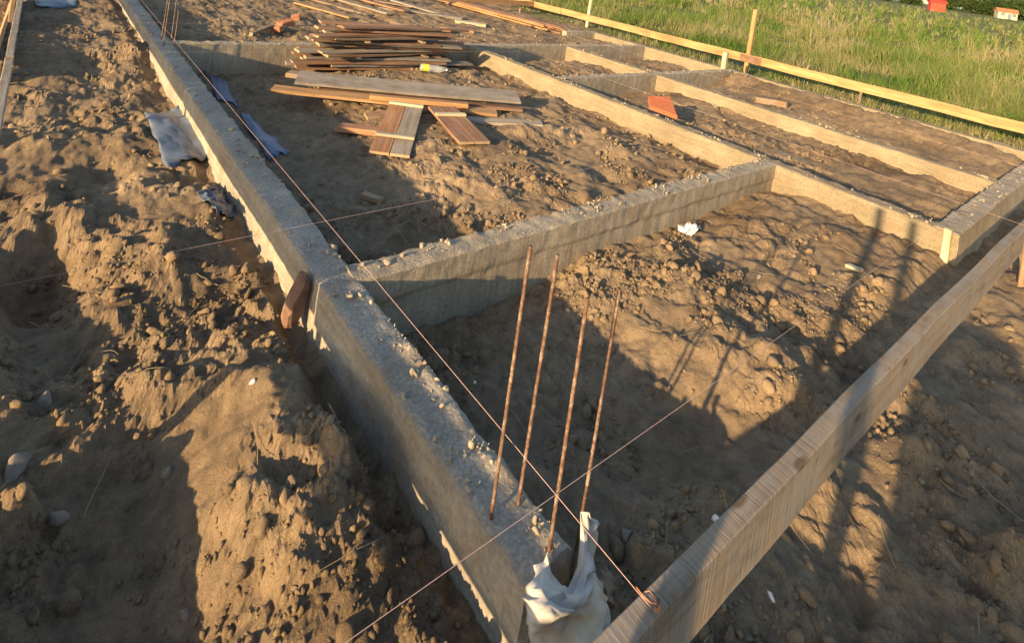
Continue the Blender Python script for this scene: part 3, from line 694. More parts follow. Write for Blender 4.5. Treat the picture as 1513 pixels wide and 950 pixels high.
# left batter board
hb = holder('batter_board', (-0.04, 5.0, -0.2))
tag(hb, 'weathered grey batter board running beside the loose soil mound', 'batter board')
plank('plank', (-0.045, -0.6, 0.115), (-0.04, 2.12, 0.115), 0.045, 0.20, M['w_grey'], 350, parent=hb, warp=0.006)
plank('plank', (-0.045, 2.135, 0.150), (-0.035, 5.2, 0.155), 0.045, 0.19, M['w_grey'], 351, parent=hb, warp=0.008)
plank('plank', (-0.035, 5.215, 0.155), (-0.03, 12.0, 0.155), 0.045, 0.19, M['w_grey'], 352, parent=hb, warp=0.008)
for k, y in enumerate([2.05, 5.1, 8.4, 11.2]):
    post('stake', -0.092, y, float(gz(-0.092, y)) - 0.15, 0.33, 0.05, 0.05, M['w_brown'], 360 + k, parent=hb)
for k, y in enumerate([0.36, 0.13]):
    post('post', -0.098, y, float(gz(-0.1, y)) - 0.15, 1.32, 0.055, 0.055, M['w_brown'], 366 + k, (0.01, 0.01), parent=hb)  # tall posts added out of view to cast the two shadow stripes
# loose pale board standing beside it
tag(plank('loose_plank', (-0.20, 6.6, float(gz(-0.2, 6.6)) - 0.01), (-0.14, 10.6, float(gz(-0.14, 10.6)) - 0.01), 0.035, 0.20, M['w_fresh'], 371, roll=0.25), 'fresh yellow plank on edge beside the weathered grey batter board', 'plank')

# single stakes
q = on_ground(1401, 396); x, y = 5.385, 0.985
tag(post('wooden_stake', x, y, float(gz(x, y)) - 0.14, 0.035, 0.062, 0.05, M['w_pale'], 381), 'short pale square stake at the corner of the front cross beam', 'stake')
q = at(1066, 103, 0)
tag(post('wooden_stake', 10.0, 5.40, float(gz(10.0, 5.40)) - 0.1, height_at(10.0, 5.40, 78, 1073), 0.10, 0.09, M['w_pale'], 382), 'pale upright stake at the outer beam below the field batter board', 'stake')

# reddish round stake leaning at the beam junction
rr = np.random.default_rng(77)
v, fs = rocks(np.zeros((1, 3)), [1.0], np.random.default_rng(78), ICO3, 0.10, (0.9, 1.0))
v = v / np.abs(v).max(axis=0) * np.array([0.058, 0.062, 0.130]); v[:, 0] += 0.12 * v[:, 2]; v = v + np.array([1.078, 2.44, -0.105])
fs = [tuple(f_) for f_ in fs]
tag(link('wooden_stub', mesh_poly('wooden_stub', v, fs, False), make_plain('red_brown_stub_wood', (0.19, 0.115, 0.082), 0.85, 0, 0.4, 22, 0.6, 0.2)), 'reddish brown rounded wooden stub wedged against the beam junction', 'stub')

# the big pile of boards by the far cross beam
pile_mats = ['w_red', 'w_grey', 'w_brown', 'w_grey', 'w_red', 'w_brown']
base = float(np.max(gz(np.linspace(2.7, 4.8, 9), np.full(9, 6.8)))) - 0.02
PL = []
z = base; k = 0
for layer in range(13):
    th = 0.026; ncol = 3 if layer < 8 else 2
    for c_ in range(ncol):
        L = random.uniform(1.55, 2.15) if layer > 2 else random.uniform(1.8, 2.3)
        xc = 3.74 + random.uniform(-0.30, 0.26) + 0.015 * layer; yc = 6.60 + 0.185 * c_ + random.uniform(-0.025, 0.025) + 0.015 * layer
        ang = random.uniform(-0.15, 0.15); W = random.uniform(0.12, 0.175)
        tilt = -0.010 * layer * 0.3
        dx = math.cos(ang) * L / 2; dy = math.sin(ang) * L / 2
        p = plank('plank', (xc - dx, yc - dy, z - tilt * 0.5), (xc + dx, yc + dy, z + tilt * 0.5), W, th, M[pile_mats[k % 6] if layer < 12 else 'w_red'], 400 + k, warp=0.010, chip=0.018)
        top = layer >= 12
        word = {'w_red': 'reddish', 'w_brown': 'dark brown', 'w_grey': 'weathered grey'}[pile_mats[k % 6]]
        lev = 'at the foot of' if layer == 0 else 'low in' if layer < 4 else 'halfway up' if layer < 8 else 'high in'
        row = ('on its near side', 'in its middle row', 'next the cross beam')[c_]
        tag(p, 'orange red board lying on top of the tall board pile' if top else word + ' board ' + lev + ' the tall board pile, ' + row, 'plank', 'boards topping the tall pile' if top else 'boards in the tall pile')
        k += 1
    z += th + random.uniform(0.004, 0.016)
    if layer in (3, 8):
        for xs in (3.2 + 0.02 * layer, 4.3 - 0.015 * layer):
            p = plank('spacer_plank', (xs, 6.55, z), (xs + 0.03, 7.05, z), 0.06, 0.022, M['w_brown'], 470 + layer + int(xs * 10))
            tag(p, 'short brown board laid across between layers of the tall pile', 'plank', 'cross pieces in the tall pile')
        z += 0.024
def gplank(name, u0, v0, u1, v1, W, T, mat, seed, label, lift=(0.0, 0.0), group=None, roll=0.0, **kw):
    a = on_ground(u0, v0); b = on_ground(u1, v1)
    a = at(u0, v0, a[2] + lift[0]); b = at(u1, v1, b[2] + lift[1])
    o = plank(name, a, b, W, T, M[mat], seed, roll, **kw)
    return tag(o, label, 'plank', group)
# long boards in front of the pile
zs = float(np.max(gz(np.linspace(2.3, 4.6, 9), np.linspace(6.0, 5.2, 9))))
def zplank(u0, v0, u1, v1, zz, W, T, mat, seed, label, group=None, z1=None, **kw):
    o = plank('plank', at(u0, v0, zz), at(u1, v1, zz if z1 is None else z1), W, T, M[mat], seed, **kw); return tag(o, label, 'plank', group)
zplank(402, 133, 733, 170, zs - 0.005, 0.15, 0.03, 'w_fresh', 501, 'lowest yellowish plank under the long weathered plank', warp=0.004, roll=0.08)
zplank(470, 134, 770, 164, zs + 0.002, 0.13, 0.03, 'w_red', 502, 'second plank under the long weathered plank, reaching furthest right', warp=0.004)
zplank(545, 146, 690, 160, zs + 0.034, 0.08, 0.045, 'w_fresh', 503, 'short yellow batten between the long stacked planks')
zplank(438, 117, 765, 146, zs + 0.082, 0.30, 0.028, 'w_grey', 504, 'long wide weathered grey plank on top of the low stack', warp=0.006, roll=0.16)
zplank(425, 112, 480, 120, zs + 0.030, 0.16, 0.05, 'w_brown', 505, 'short brown block under the end of the weathered plank')
gplank('plank', 500, 192, 570, 200, 0.14, 0.05, 'w_red', 506, 'short reddish plank beside the cleated form panel', (0.005, 0.01))
gplank('plank', 540, 175, 640, 162, 0.16, 0.03, 'w_brown', 507, 'brown plank half under the low stack', (0.01, 0.02))
gplank('plank', 690, 180, 800, 186, 0.16, 0.028, 'w_grey', 508, 'grey plank flat on the soil right of the form panels', (0.005, 0.005))
def form_panel(c0, c1, W, label, seed, mat, lift0, lift1):
    a = on_ground(*c0); b = on_ground(*c1); a[2] += lift0; b[2] += lift1
    a = Vector(a); b = Vector(b); d = (b - a).normalized(); side = Vector((0, 0, 1)).cross(d).normalized(); up = d.cross(side)
    h = holder('form_panel', a); tag(h, label, 'form panel')
    for s_, mt in ((-1, mat[0]), (1, mat[1])):
        off = side * (s_ * W / 4)
        plank('board', a + off, b + off, W / 2 - 0.006, 0.024, M[mt], seed + s_ + 2, parent=h, warp=0.002)
    L = (b - a).length
    for t in mat[2]:
        m_ = a + d * L * t + up * 0.0255
        plank('cleat', m_ - side * W * 0.5, m_ + side * W * 0.5, 0.055, 0.024, M['w_pale'], seed + 7 + int(t * 10), parent=h)
    return h
form_panel((598, 172), (574, 234), 0.34, 'small form panel of two boards with two pale cleats', 520, ('w_red', 'w_grey', (0.03, 0.72)), 0.10, 0.02)
form_panel((650, 174), (700, 217), 0.30, 'reddish form panel tilted beside the cleated one', 530, ('w_red', 'w_red', (0.30,)), 0.09, 0.02)
# far pile of long boards near the field
k = 0
for layer in range(4):
    for c_ in range(3):
        o = 0.15 * c_ + random.uniform(-0.02, 0.02)
        a = np.array([8.62 + o, 12.4 + random.uniform(-0.3, 0.3)]); b = np.array([8.95 + o * 1.15 + random.uniform(-0.1, 0.1), 8.95 + random.uniform(-0.3, 0.3)])
        zb = max(float(gz(*a)), float(gz(*b)), float(gz(*((a + b) / 2)))) + 0.031 * layer
        tag(plank('plank', (*a, zb), (*b, zb), 0.135, 0.027, M['w_red' if k % 3 else 'w_fresh'], 560 + k, warp=0.004), ('reddish' if k % 3 else 'yellowish') + ' long board in the ' + ('bottom', 'second', 'third', 'top')[layer] + ' layer of the low pile near the field', 'plank', 'boards in the low pile near the field'); k += 1
# boards lying beyond the tall pile
for k, (u0, v0, u1, v1, mt) in enumerate([(440, -6, 545, 24, 'w_brown'), (462, -10, 575, 22, 'w_grey'), (485, -12, 600, 18, 'w_red'), (438, 6, 520, 28, 'w_fresh'), (520, -4, 610, 12, 'w_brown'), (580, 2, 650, 22, 'w_grey'), (600, -8, 690, 10, 'w_red')]):
    gplank('plank', u0, v0, u1, v1, 0.16, 0.03, mt, 580 + k, ('brown', 'grey', 'reddish', 'yellow', 'short brown', 'short grey', 'short reddish')[k] + ' board lying slantwise on the soil beyond the tall pile', (0.03, 0.03), 'boards beyond the tall pile')
for k, (u0, v0, u1, v1, W, mt, lab) in enumerate([(650, 44, 700, 50, 0.22, 'w_red', 'short reddish board end beyond the far cross beam'), (672, 34, 716, 40, 0.24, 'w_pale', 'pale square board end beyond the far cross beam'), (560, 14, 682, 30, 0.20, 'w_grey', 'long grey board lying flat beyond the far cross beam')]):
    gplank('plank', u0, v0, u1, v1, W, 0.06, mt, 590 + k, lab, (0.0, 0.0))
gplank('timber_offcut', 1118, 152, 1163, 160, 0.13, 0.09, 'w_brown', 600, 'brown square timber offcut on the soil between outer beams', (0.0, 0.0))
gplank('charred_stick', 370, 54, 402, 42, 0.05, 0.05, 'w_brown', 601, 'dark stick lying near broken bricks behind the cross beam', (0.0, 0.02))
gplank('wood_offcut', 535, 291, 562, 300, 0.06, 0.03, 'w_brown', 602, 'small wood offcut on dark soil in the shade of the long beam', (0.0, 0.01))
gplank('wood_offcut', 1252, 394, 1272, 402, 0.05, 0.02, 'w_pale', 603, 'tiny pale chip of wood between the post shadows', (0.0, 0.0))

# ------------------------------------------------------------------ rebars
def rebar(x, y, z0, h, rad, seed, lean=(0, 0)):
    """deformed bar: thin ribs along a slightly bent rod"""
    rr = np.random.default_rng(seed); n = int(h / 0.009); t = np.linspace(0, 1, n)
    bend = 0.004 * np.sin(t * 3.1 + rr.uniform(0, 6)) ; path = np.stack([t * h * lean[0] + bend, t * h * lean[1] + bend * 0.6, t * h], -1)
    path[:, :2] -= path[0, :2]
    rad_ = np.where(np.arange(n) % 2 == 0, rad, rad * 0.88)
    v, fs = tube_np(path, rad_, 8)
    o = link('rebar', mesh_poly('rebar', v, fs, True), M['rust']); o.location = (x, y, z0); return o
front = [((725, 765), (785, 362), 'rusty rebar rising from bare concrete at the front corner, furthest from the sack'), ((765, 745), (822, 380), 'rusty rebar at the right edge of the long beam, clear of the sack'),
         ((810, 815), (868, 440), 'rusty rebar standing in the left peak of the white sack'), ((855, 765), (910, 435), 'rusty rebar standing in the right peak of the white sack')]
for k, (b_, t_, lab) in enumerate(front):
    p = at(*b_, 0); zt = height_at(p[0], p[1], t_[1], t_[0])
    tip = at_plane(*t_, 1, p[1])
    tag(rebar(p[0], p[1], -0.06 if k < 3 else -0.4, zt + (0.06 if k < 3 else 0.4), 0.0062, 610 + k, ((tip[0] - p[0]) / zt, 0)), lab, 'rebar', 'starter bars at the front corner')
for k, (u, v_, h) in enumerate([(237.5, 60, 0.78), (241, 68, 0.82), (252, 61, 0.75), (256, 69, 0.40)]):
    p = at(u, v_, 0)
    tag(rebar(p[0], p[1], -0.06, h + 0.06, 0.006, 620 + k), 'shortest thin rebar where the far cross beam meets the long beam' if k == 3 else 'tall thin rebar where the far cross beam meets the long beam', 'rebar', 'starter bars at the far beam junction')
for k, (dx, dy) in enumerate([(0, 0), (0.09, 0.01), (0.02, 0.1), (0.1, 0.1)]):
    tag(rebar(10.05 + dx, 7.22 + dy, -0.06, 0.36 + 0.05 * (k % 2), 0.006, 630 + k), 'short thin rebar at the outer corner beside the field batter board', 'rebar', 'starter bars at the outer corner')

# ------------------------------------------------------------------ string lines
def string(p0, p1, label, mat='string', sag=0.006, rad=0.00075):
    p0 = np.array(p0, float); p1 = np.array(p1, float); t = np.linspace(0, 1, 25)
    path = p0 + (p1 - p0) * t[:, None]; path[:, 2] -= sag * 4 * t * (1 - t)
    v, fs = tube_np(path, rad, 6)
    return tag(link('string_line', mesh_poly('string_line', v, fs, True), M[mat]), label, 'string', 'string lines over the foundation')
nail = at(960, 899, BZ)
string((nail[0], nail[1], BZ + 0.004), (nail[0] - 0.02, 12.3, BZ), 'taut pink string tied to the nail on the sawn batter board')
string((-0.045, 0.957, BZ + 0.002), (XR, 0.955, BZ + 0.002), 'taut pink string crossing beside the front rebars')
string((-0.045, 2.545, BZ + 0.002), (XR, 2.585, BZ + 0.002), 'taut pink string crossing over the cross beam with the cold joint')
string((-0.04, 6.05, BZ + 0.002), (XR, 6.05, BZ + 0.002), 'thin string crossing above the low plank stack')
string((-0.04, 7.5, BZ + 0.002), (XR, 7.5, BZ + 0.002), 'thin string crossing above the far cross beam')
string((5.66, 0.60, BZ + 0.002), (5.66, 12.3, BZ), 'thin string along the long beam with the sunlit face')
string((7.9, 0.60, BZ + 0.002), (7.9, 12.3, BZ), 'thin string running between the long sunlit beam and outer beam')
# far batter board that carries the far ends of the strings (beyond the upper edge of view)
hb = holder('batter_board', (5.5, 12.35, -0.1)); tag(hb, 'far batter board beyond the boards on the soil', 'batter board')
plank('plank', (-0.2, 12.35, BZ - 0.15), (5.7, 12.35, BZ - 0.15), 0.03, 0.15, M['w_grey'], 700, parent=hb); plank('plank', (5.71, 12.35, BZ - 0.15), (11.45, 12.35, BZ - 0.15), 0.03, 0.15, M['w_fresh'], 701, parent=hb)
for k, x in enumerate([0.3, 3.2, 6.2, 11.0]): post('stake', x, 12.395, float(gz(x, 12.395)) - 0.1, BZ - 0.01, 0.05, 0.05, M['w_brown'], 710 + k, parent=hb)
# nail with the orange knot
nh = holder('nail', (nail[0] + 0.008, nail[1] - 0.012, BZ - 0.02)); tag(nh, 'steel nail in the sawn batter board wound with orange line', 'nail')
v, fs = tube_np([(0, 0, -0.01), (0, 0, 0.045)], 0.0022, 8); link('shank', mesh_poly('shank', v, fs), M['rust'], nh)
v, fs = tube_np([(0, 0, 0.045), (0, 0, 0.048)], 0.0055, 10); link('head', mesh_poly('head', v, fs), M['rust'], nh)
kn = [(0.0042 * math.cos(t) , 0.0042 * math.sin(t), 0.021 + 0.0009 * t) for t in np.linspace(0, 14, 60)]
kn += [(-0.003, 0.015, 0.028), (-0.005, 0.035, 0.025), (-0.004, 0.055, 0.026)]
v, fs = tube_np(kn, 0.0013, 6); link('knot', mesh_poly('knot', v, fs, True), M['string_orange'], nh)
kn = [(0.004, 0.003, 0.03), (0.006, 0.012, 0.036), (0.004, 0.026, 0.040), (-0.001, 0.034, 0.033)]
v, fs = tube_np(kn, 0.0010, 6); link('loose_end', mesh_poly('loose_end', v, fs, True), M['string_orange'], nh)

# ------------------------------------------------------------------ plastic film, sacks and scraps
def cloth(name, V, mat, thick=0.0015, smooth=True):
    """grid of points (r, c, 3) to a sheet with thickness"""
    r, c_, _ = V.shape; ii = np.arange(r * c_).reshape(r, c_)
    q = np.stack([ii[:-1, :-1], ii[1:, :-1], ii[1:, 1:], ii[:-1, 1:]], -1).reshape(-1, 4)
    o = link(name, mesh_np(name, V.reshape(-1, 3), q, smooth), mat)
    s = o.modifiers.new('thickness', 'SOLIDIFY'); s.thickness = thick; s.offset = 0
    return o
def crumple(s, t, seed, n=16):
    # sharp creases: random fold lines, each tilting one side of the sheet
    rr = np.random.default_rng(seed * 13 + 1); z = np.zeros_like(s)
    for k in range(n):
        a = rr.uniform(0, math.pi); c_ = rr.uniform(0.1, 0.9) * (math.cos(a) + math.sin(a)) if a < math.pi / 2 else rr.uniform(-0.6, 0.6)
        z += rr.choice([-1.0, 1.0]) * np.abs(s * math.cos(a) + t * math.sin(a) - c_) * rr.uniform(0.5, 1.2)
    A = np.stack([np.ones(s.size), s.ravel(), t.ravel()], -1); c_, *_ = np.linalg.lstsq(A, z.ravel(), rcond=None)
    return (z.ravel() - A @ c_).reshape(s.shape)
def facets(V, seed, amp_n, amp_t, sub=3):
    # crumpled sheet: jitter a coarse grid, refine it linearly so that creases stay sharp
    rr = np.random.default_rng(seed); r, c_, _ = V.shape
    dx = np.gradient(V, axis=1); dy = np.gradient(V, axis=0); nr = np.cross(dx, dy); nr /= np.linalg.norm(nr, axis=2)[..., None] + 1e-9
    J = rr.normal(size=(r, c_, 1)) * amp_n; V = V + nr * J + rr.normal(size=V.shape) * amp_t
    return V
def ground_sheet(name, quad, mat, label, seed, amp=0.02, lift=0.012, n=15, cat='plastic sheet', curl=0.0):
    c4 = [on_ground(*q)[:2] for q in quad]
    s, t = np.meshgrid(np.linspace(0, 1, n), np.linspace(0, 1, n), indexing='ij')
    js = 0.05 * perlin(t * 5 + seed, s * 0 + seed, seed); jt = 0.05 * perlin(s * 5 + seed, s * 0 + 3, seed + 1)
    e = lambda w: np.abs(2 * w - 1) ** 3
    s2 = s + js * e(s); t2 = t + jt * e(t)
    XY = ((1 - s2) * (1 - t2))[..., None] * c4[0] + (s2 * (1 - t2))[..., None] * c4[1] + (s2 * t2)[..., None] * c4[2] + ((1 - s2) * t2)[..., None] * c4[3]
    Z = gz(XY[..., 0], XY[..., 1])
    for _ in range(60):
        Zs = Z.copy(); Zs[1:-1, 1:-1] = (Z[:-2, 1:-1] + Z[2:, 1:-1] + Z[1:-1, :-2] + Z[1:-1, 2:]) / 4; Z = np.maximum(Z, Zs) 
    Z = Z + lift + amp * (crumple(s, t, seed, 12) + 0.4 * np.abs(fbm(s * 3 + seed, t * 3, 3, seed))) + curl * (e(s) * s + 0.5 * e(t) * t)
    V = facets(np.stack([XY[..., 0], XY[..., 1], Z], -1), seed, amp * 0.28, amp * 0.2)
    o = cloth(name, V, mat, 0.0012, False)
    sm_ = o.modifiers.new('ease', 'SMOOTH'); sm_.factor = 0.3; sm_.iterations = 1
    return tag(o, label, cat)
ground_sheet('plastic_sheet', [(212, 168), (262, 162), (320, 232), (244, 254)], M['film'], 'crumpled blue grey plastic sheet on the soil left of the long beam', 3, 0.010, curl=0.03)
ground_sheet('plastic_sheet', [(284, 284), (326, 280), (352, 318), (318, 324)], M['film'], 'small piece of blue grey sheet against the long beam', 5, 0.03)
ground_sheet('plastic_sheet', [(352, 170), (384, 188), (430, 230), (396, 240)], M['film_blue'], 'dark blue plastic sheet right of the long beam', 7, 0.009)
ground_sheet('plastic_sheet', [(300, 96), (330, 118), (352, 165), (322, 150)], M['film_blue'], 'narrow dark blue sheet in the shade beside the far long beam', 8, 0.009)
ground_sheet('plastic_sheet', [(32, -6), (120, -10), (112, 10), (58, 14)], M['film'], 'grey blue sheet spread on soil near the weathered batter board', 9, 0.009)
ground_sheet('plastic_scrap', [(1000, 342), (1020, 334), (1036, 340), (1018, 352)], M['white'], 'small crumpled white plastic scrap below the cross beam', 11, 0.05, n=9, cat='scrap')

def px_cloth(name, rows, mat, label, cat, seed, amp=0.012, n=70, depth_axis=1):
    """sheet through rows of (u, v, Y) control points, Y its distance along the beam"""
    ctrl = np.array([[at_plane(u, v, 1, Y) for (u, v, Y) in row] for row in rows])
    def interp(A, m_, ax):
        k = A.shape[ax]; t = np.linspace(0, k - 1, m_); i = np.clip(np.floor(t).astype(int), 0, k - 2); f_ = t - i
        A = np.moveaxis(A, ax, 0); g = lambda j: A[np.clip(j, 0, k - 1)]
        f1 = f_[:, None, None]; p0, p1, p2, p3 = g(i - 1), g(i), g(i + 1), g(i + 2)
        out = 0.5 * ((2 * p1) + (-p0 + p2) * f1 + (2 * p0 - 5 * p1 + 4 * p2 - p3) * f1 ** 2 + (-p0 + 3 * p1 - 3 * p2 + p3) * f1 ** 3)
        return np.moveaxis(out, 0, ax)
    V = interp(interp(ctrl, n, 0), n, 1)
    V = facets(V, seed, amp, amp * 0.45)
    r, c_, _ = V.shape; rr = np.random.default_rng(seed + 1); ii = np.arange(r * c_).reshape(r, c_); fs = []
    for a in range(r - 1):
        for b_ in range(c_ - 1):
            q = (ii[a, b_], ii[a + 1, b_], ii[a + 1, b_ + 1], ii[a, b_ + 1])
            fs += [(q[0], q[1], q[2]), (q[0], q[2], q[3])] if rr.random() < 0.5 else [(q[0], q[1], q[3]), (q[1], q[2], q[3])]
    o = link(name, mesh_np(name, V.reshape(-1, 3), np.array(fs)), mat)
    sd_ = o.modifiers.new('refine', 'SUBSURF'); sd_.subdivision_type = 'SIMPLE'; sd_.levels = sd_.render_levels = 1
    sm_ = o.modifiers.new('ease', 'SMOOTH'); sm_.factor = 0.22; sm_.iterations = 1
    s_ = o.modifiers.new('thickness', 'SOLIDIFY'); s_.thickness = 0.0008; s_.offset = 0
    return tag(o, label, cat)
px_cloth('paper_sack', [
    [(796, 832, 0.950), (806, 817, 0.948), (816, 846, 0.923), (834, 872, 0.893), (852, 846, 0.913), (857, 782, 0.953), (862, 752, 0.966), (868, 764, 0.958), (885, 770, 0.953)],
    [(788, 848, 0.933), (803, 842, 0.918), (820, 862, 0.888), (838, 880, 0.868), (856, 858, 0.888), (862, 812, 0.923), (866, 786, 0.943), (872, 790, 0.943), (880, 786, 0.943)],
    [(778, 872, 0.913), (798, 872, 0.873), (822, 882, 0.853), (846, 886, 0.843), (862, 862, 0.863), (868, 840, 0.893), (870, 828, 0.918), (873, 834, 0.923), (876, 838, 0.923)],
    [(774, 896, 0.893), (794, 905, 0.850), (822, 908, 0.830), (848, 902, 0.826), (866, 886, 0.838), (876, 868, 0.868), (882, 862, 0.888), (886, 866, 0.903), (890, 872, 0.908)],
    [(780, 926, 0.878), (797, 938, 0.844), (826, 940, 0.824), (850, 932, 0.820), (870, 918, 0.830), (884, 900, 0.856), (892, 894, 0.873), (896, 896, 0.888), (898, 902, 0.893)],
    [(788, 962, 0.868), (800, 978, 0.840), (828, 982, 0.824), (852, 975, 0.818), (872, 960, 0.826), (886, 945, 0.848), (892, 938, 0.868), (896, 936, 0.883), (897, 938, 0.888)]],
    M['paper'], 'torn white paper sack draped over the beam end round the rebars', 'sack', 21, 0.0068, 16)
px_cloth('sack_scrap', [
    [(880, 846, 1.02), (892, 838, 1.00), (908, 850, 0.99), (928, 856, 1.00), (938, 868, 1.02)],
    [(882, 875, 0.98), (896, 866, 0.95), (912, 872, 0.94), (930, 878, 0.96), (940, 888, 0.98)],
    [(886, 905, 0.95), (900, 900, 0.92), (914, 902, 0.91), (930, 906, 0.93), (938, 912, 0.95)],
    [(890, 945, 0.92), (902, 940, 0.90), (914, 940, 0.90), (926, 940, 0.91), (934, 938, 0.92)]],
    M['cloth'], 'crumpled brown sack paper lying beside the white sack', 'sack', 31, 0.007, 13)

# ------------------------------------------------------------------ bottle
bp = on_ground(638, 108); bh = holder('plastic_bottle', (bp[0], bp[1], bp[2] + 0.055))
tag(bh, 'clear plastic bottle with a yellow green end lying before the tall pile', 'bottle')
def lathe(prof, seg=20):
    v, fs = [], []
    for (x, r) in prof:
        for k in range(seg): a = 2 * math.pi * k / seg; v.append((x, r * math.cos(a), r * math.sin(a)))
    for i in range(len(prof) - 1):
        for k in range(seg): k2 = (k + 1) % seg; fs.append((i * seg + k, i * seg + k2, (i + 1) * seg + k2, (i + 1) * seg + k))
    fs.append(tuple(range(seg - 1, -1, -1))); fs.append(tuple(range((len(prof) - 1) * seg, len(prof) * seg)))
    return v, fs
mc, nt, b = new_mat('clear_bottle_plastic'); b.inputs['Base Color'].default_value = (0.92, 0.94, 0.93, 1); b.inputs['Roughness'].default_value = 0.12
b.inputs['Transmission Weight'].default_value = 0.75; b.inputs['IOR'].default_value = 1.25
n_ = noise(nt, nt.nodes.new('ShaderNodeTexCoord').outputs['Object'], 30, 3); bump(nt, b, n_.outputs[0], 0.3, 0.01)
M['yellow'] = make_plain('yellow_green_label', (0.62, 0.64, 0.07), 0.45, 0, 0.12, 30, 0.1)
parts_ = [('body', [(-0.17, 0.030), (-0.165, 0.046), (-0.15, 0.050), (-0.06, 0.049), (0.0, 0.046), (0.06, 0.049), (0.10, 0.048), (0.14, 0.034), (0.165, 0.016), (0.18, 0.014)], mc),
          ('label', [(-0.145, 0.0512), (-0.06, 0.0508)], M['yellow']), ('cap', [(0.178, 0.0165), (0.20, 0.0165), (0.202, 0.014)], M['white'])]
for nm, pr, mt in parts_:
    v, fs = lathe(pr)
    if nm == 'label': fs = fs[:-2]
    link(nm, mesh_poly(nm, v, fs, True), mt, bh)
bh.rotation_euler = (0.3, 0.04, -0.35)

# ------------------------------------------------------------------ clay tile, bricks, stones
def box_bm(sx, sy, sz, bev):
    bm = bmesh.new(); bmesh.ops.create_cube(bm, size=1.0); bmesh.ops.scale(bm, vec=(sx, sy, sz), verts=bm.verts)
    bmesh.ops.bevel(bm, geom=bm.edges[:], offset=bev, segments=2, affect='EDGES'); return bm
c4 = [Vector(at(*p)) for p in ((957, 142, 0.05), (990, 143, 0.05), (1001, 172, -0.035), (960, 157, -0.035))]
ctr = sum(c4, Vector()) / 4; ux = ((c4[1] - c4[0]) + (c4[2] - c4[3])).normalized(); vy = ((c4[0] - c4[3]) + (c4[1] - c4[2])).normalized()
nz = ux.cross(vy).normalized(); vy = nz.cross(ux)
tv = [c - ctr for c in c4] + [c - ctr - nz * 0.05 for c in c4]
bm = bmesh.new(); bv = [bm.verts.new(c) for c in tv]
for f_ in ((3, 2, 1, 0), (4, 5, 6, 7), (0, 1, 5, 4), (1, 2, 6, 5), (2, 3, 7, 6), (3, 0, 4, 7)): bm.faces.new([bv[i_] for i_ in f_])
bmesh.ops.recalc_face_normals(bm, faces=bm.faces); bmesh.ops.bevel(bm, geom=bm.edges[:], offset=0.006, segments=2, affect='EDGES')
me = bpy.data.meshes.new('clay_tile'); bm.to_mesh(me); bm.free()
ti = link('clay_tile', me, M['tile']); ti.location = ctr
tag(ti, 'bright orange clay tile propped aslant behind the long sunlit beam', 'tile')
for k, (u, v_, s, a) in enumerate([(420, 40, 0.20, 0.4), (436, 30, 0.18, 1.2), (410, 47, 0.15, 2.0)]):
    p = on_ground(u, v_); rr = np.random.default_rng(800 + k)
    v, f = rocks(np.array([[0, 0, 0]]), [s * 0.55], rr, ICO2, 0.16, (0.5, 0.7))
    bm = box_bm(s * 1.1, s * 0.75, s * 0.5, 0.012)
    for q_ in bm.verts: q_.co += Vector(rr.normal(size=3) * 0.008)
    me = bpy.data.meshes.new('broken_brick'); bm.to_mesh(me); bm.free()
    o = link('broken_brick', me, M['brickred']); o.location = (p[0], p[1], p[2] + s * 0.2); o.rotation_euler = (rr.uniform(-.3, .3), rr.uniform(-.3, .3), a)
    tag(o, 'broken orange brick lying left of the tall board pile', 'brick', 'broken bricks by the tall pile')
stones = [(371, 566, 0.016, 'white', 'small white stone on the sunlit soil mound'), (272, 909, 0.022, 'stone', 'rounded pale pebble on the dark soil floor'), (66, 598, 0.045, 'stone', 'grey stone in the shaded hollow beside the soil clods'), (20, 700, 0.05, 'stone', 'broad grey stone at the foot of the shaded hollow'),
          (82, 770, 0.032, 'stone', 'dull grey stone beside the sunlit lump'), (248, 700, 0.026, 'stone', 'small grey stone on the shaded soil floor'), (1058, 772, 0.020, 'white', 'flat white chip on shaded soil before the sawn board'), (1138, 880, 0.016, 'white', 'white shard on shaded soil below the sawn board'),
          (925, 795, 0.03, 'stone', 'grey stone on dark soil right of the sack'), (1120, 350 + 60, 0.022, 'stone', 'small stone on sunlit soil of the front bay'), (700, 566, 0.014, 'white', 'white pebble on the dark soil right of the long beam')]
for k, (u, v_, s, mt, lab) in enumerate(stones):
    p = on_ground(u, v_); rr = np.random.default_rng(820 + k)
    s *= 0.75
    v, f = rocks(np.array([[0, 0, 0.0]]), [s], rr, ICO3, 0.06, (0.6, 0.85))
    o = link('stone', mesh_np('stone', v, f, True), M[mt]); o.location = (p[0], p[1], p[2] + s * 0.3)
    tag(o, lab, 'stone')

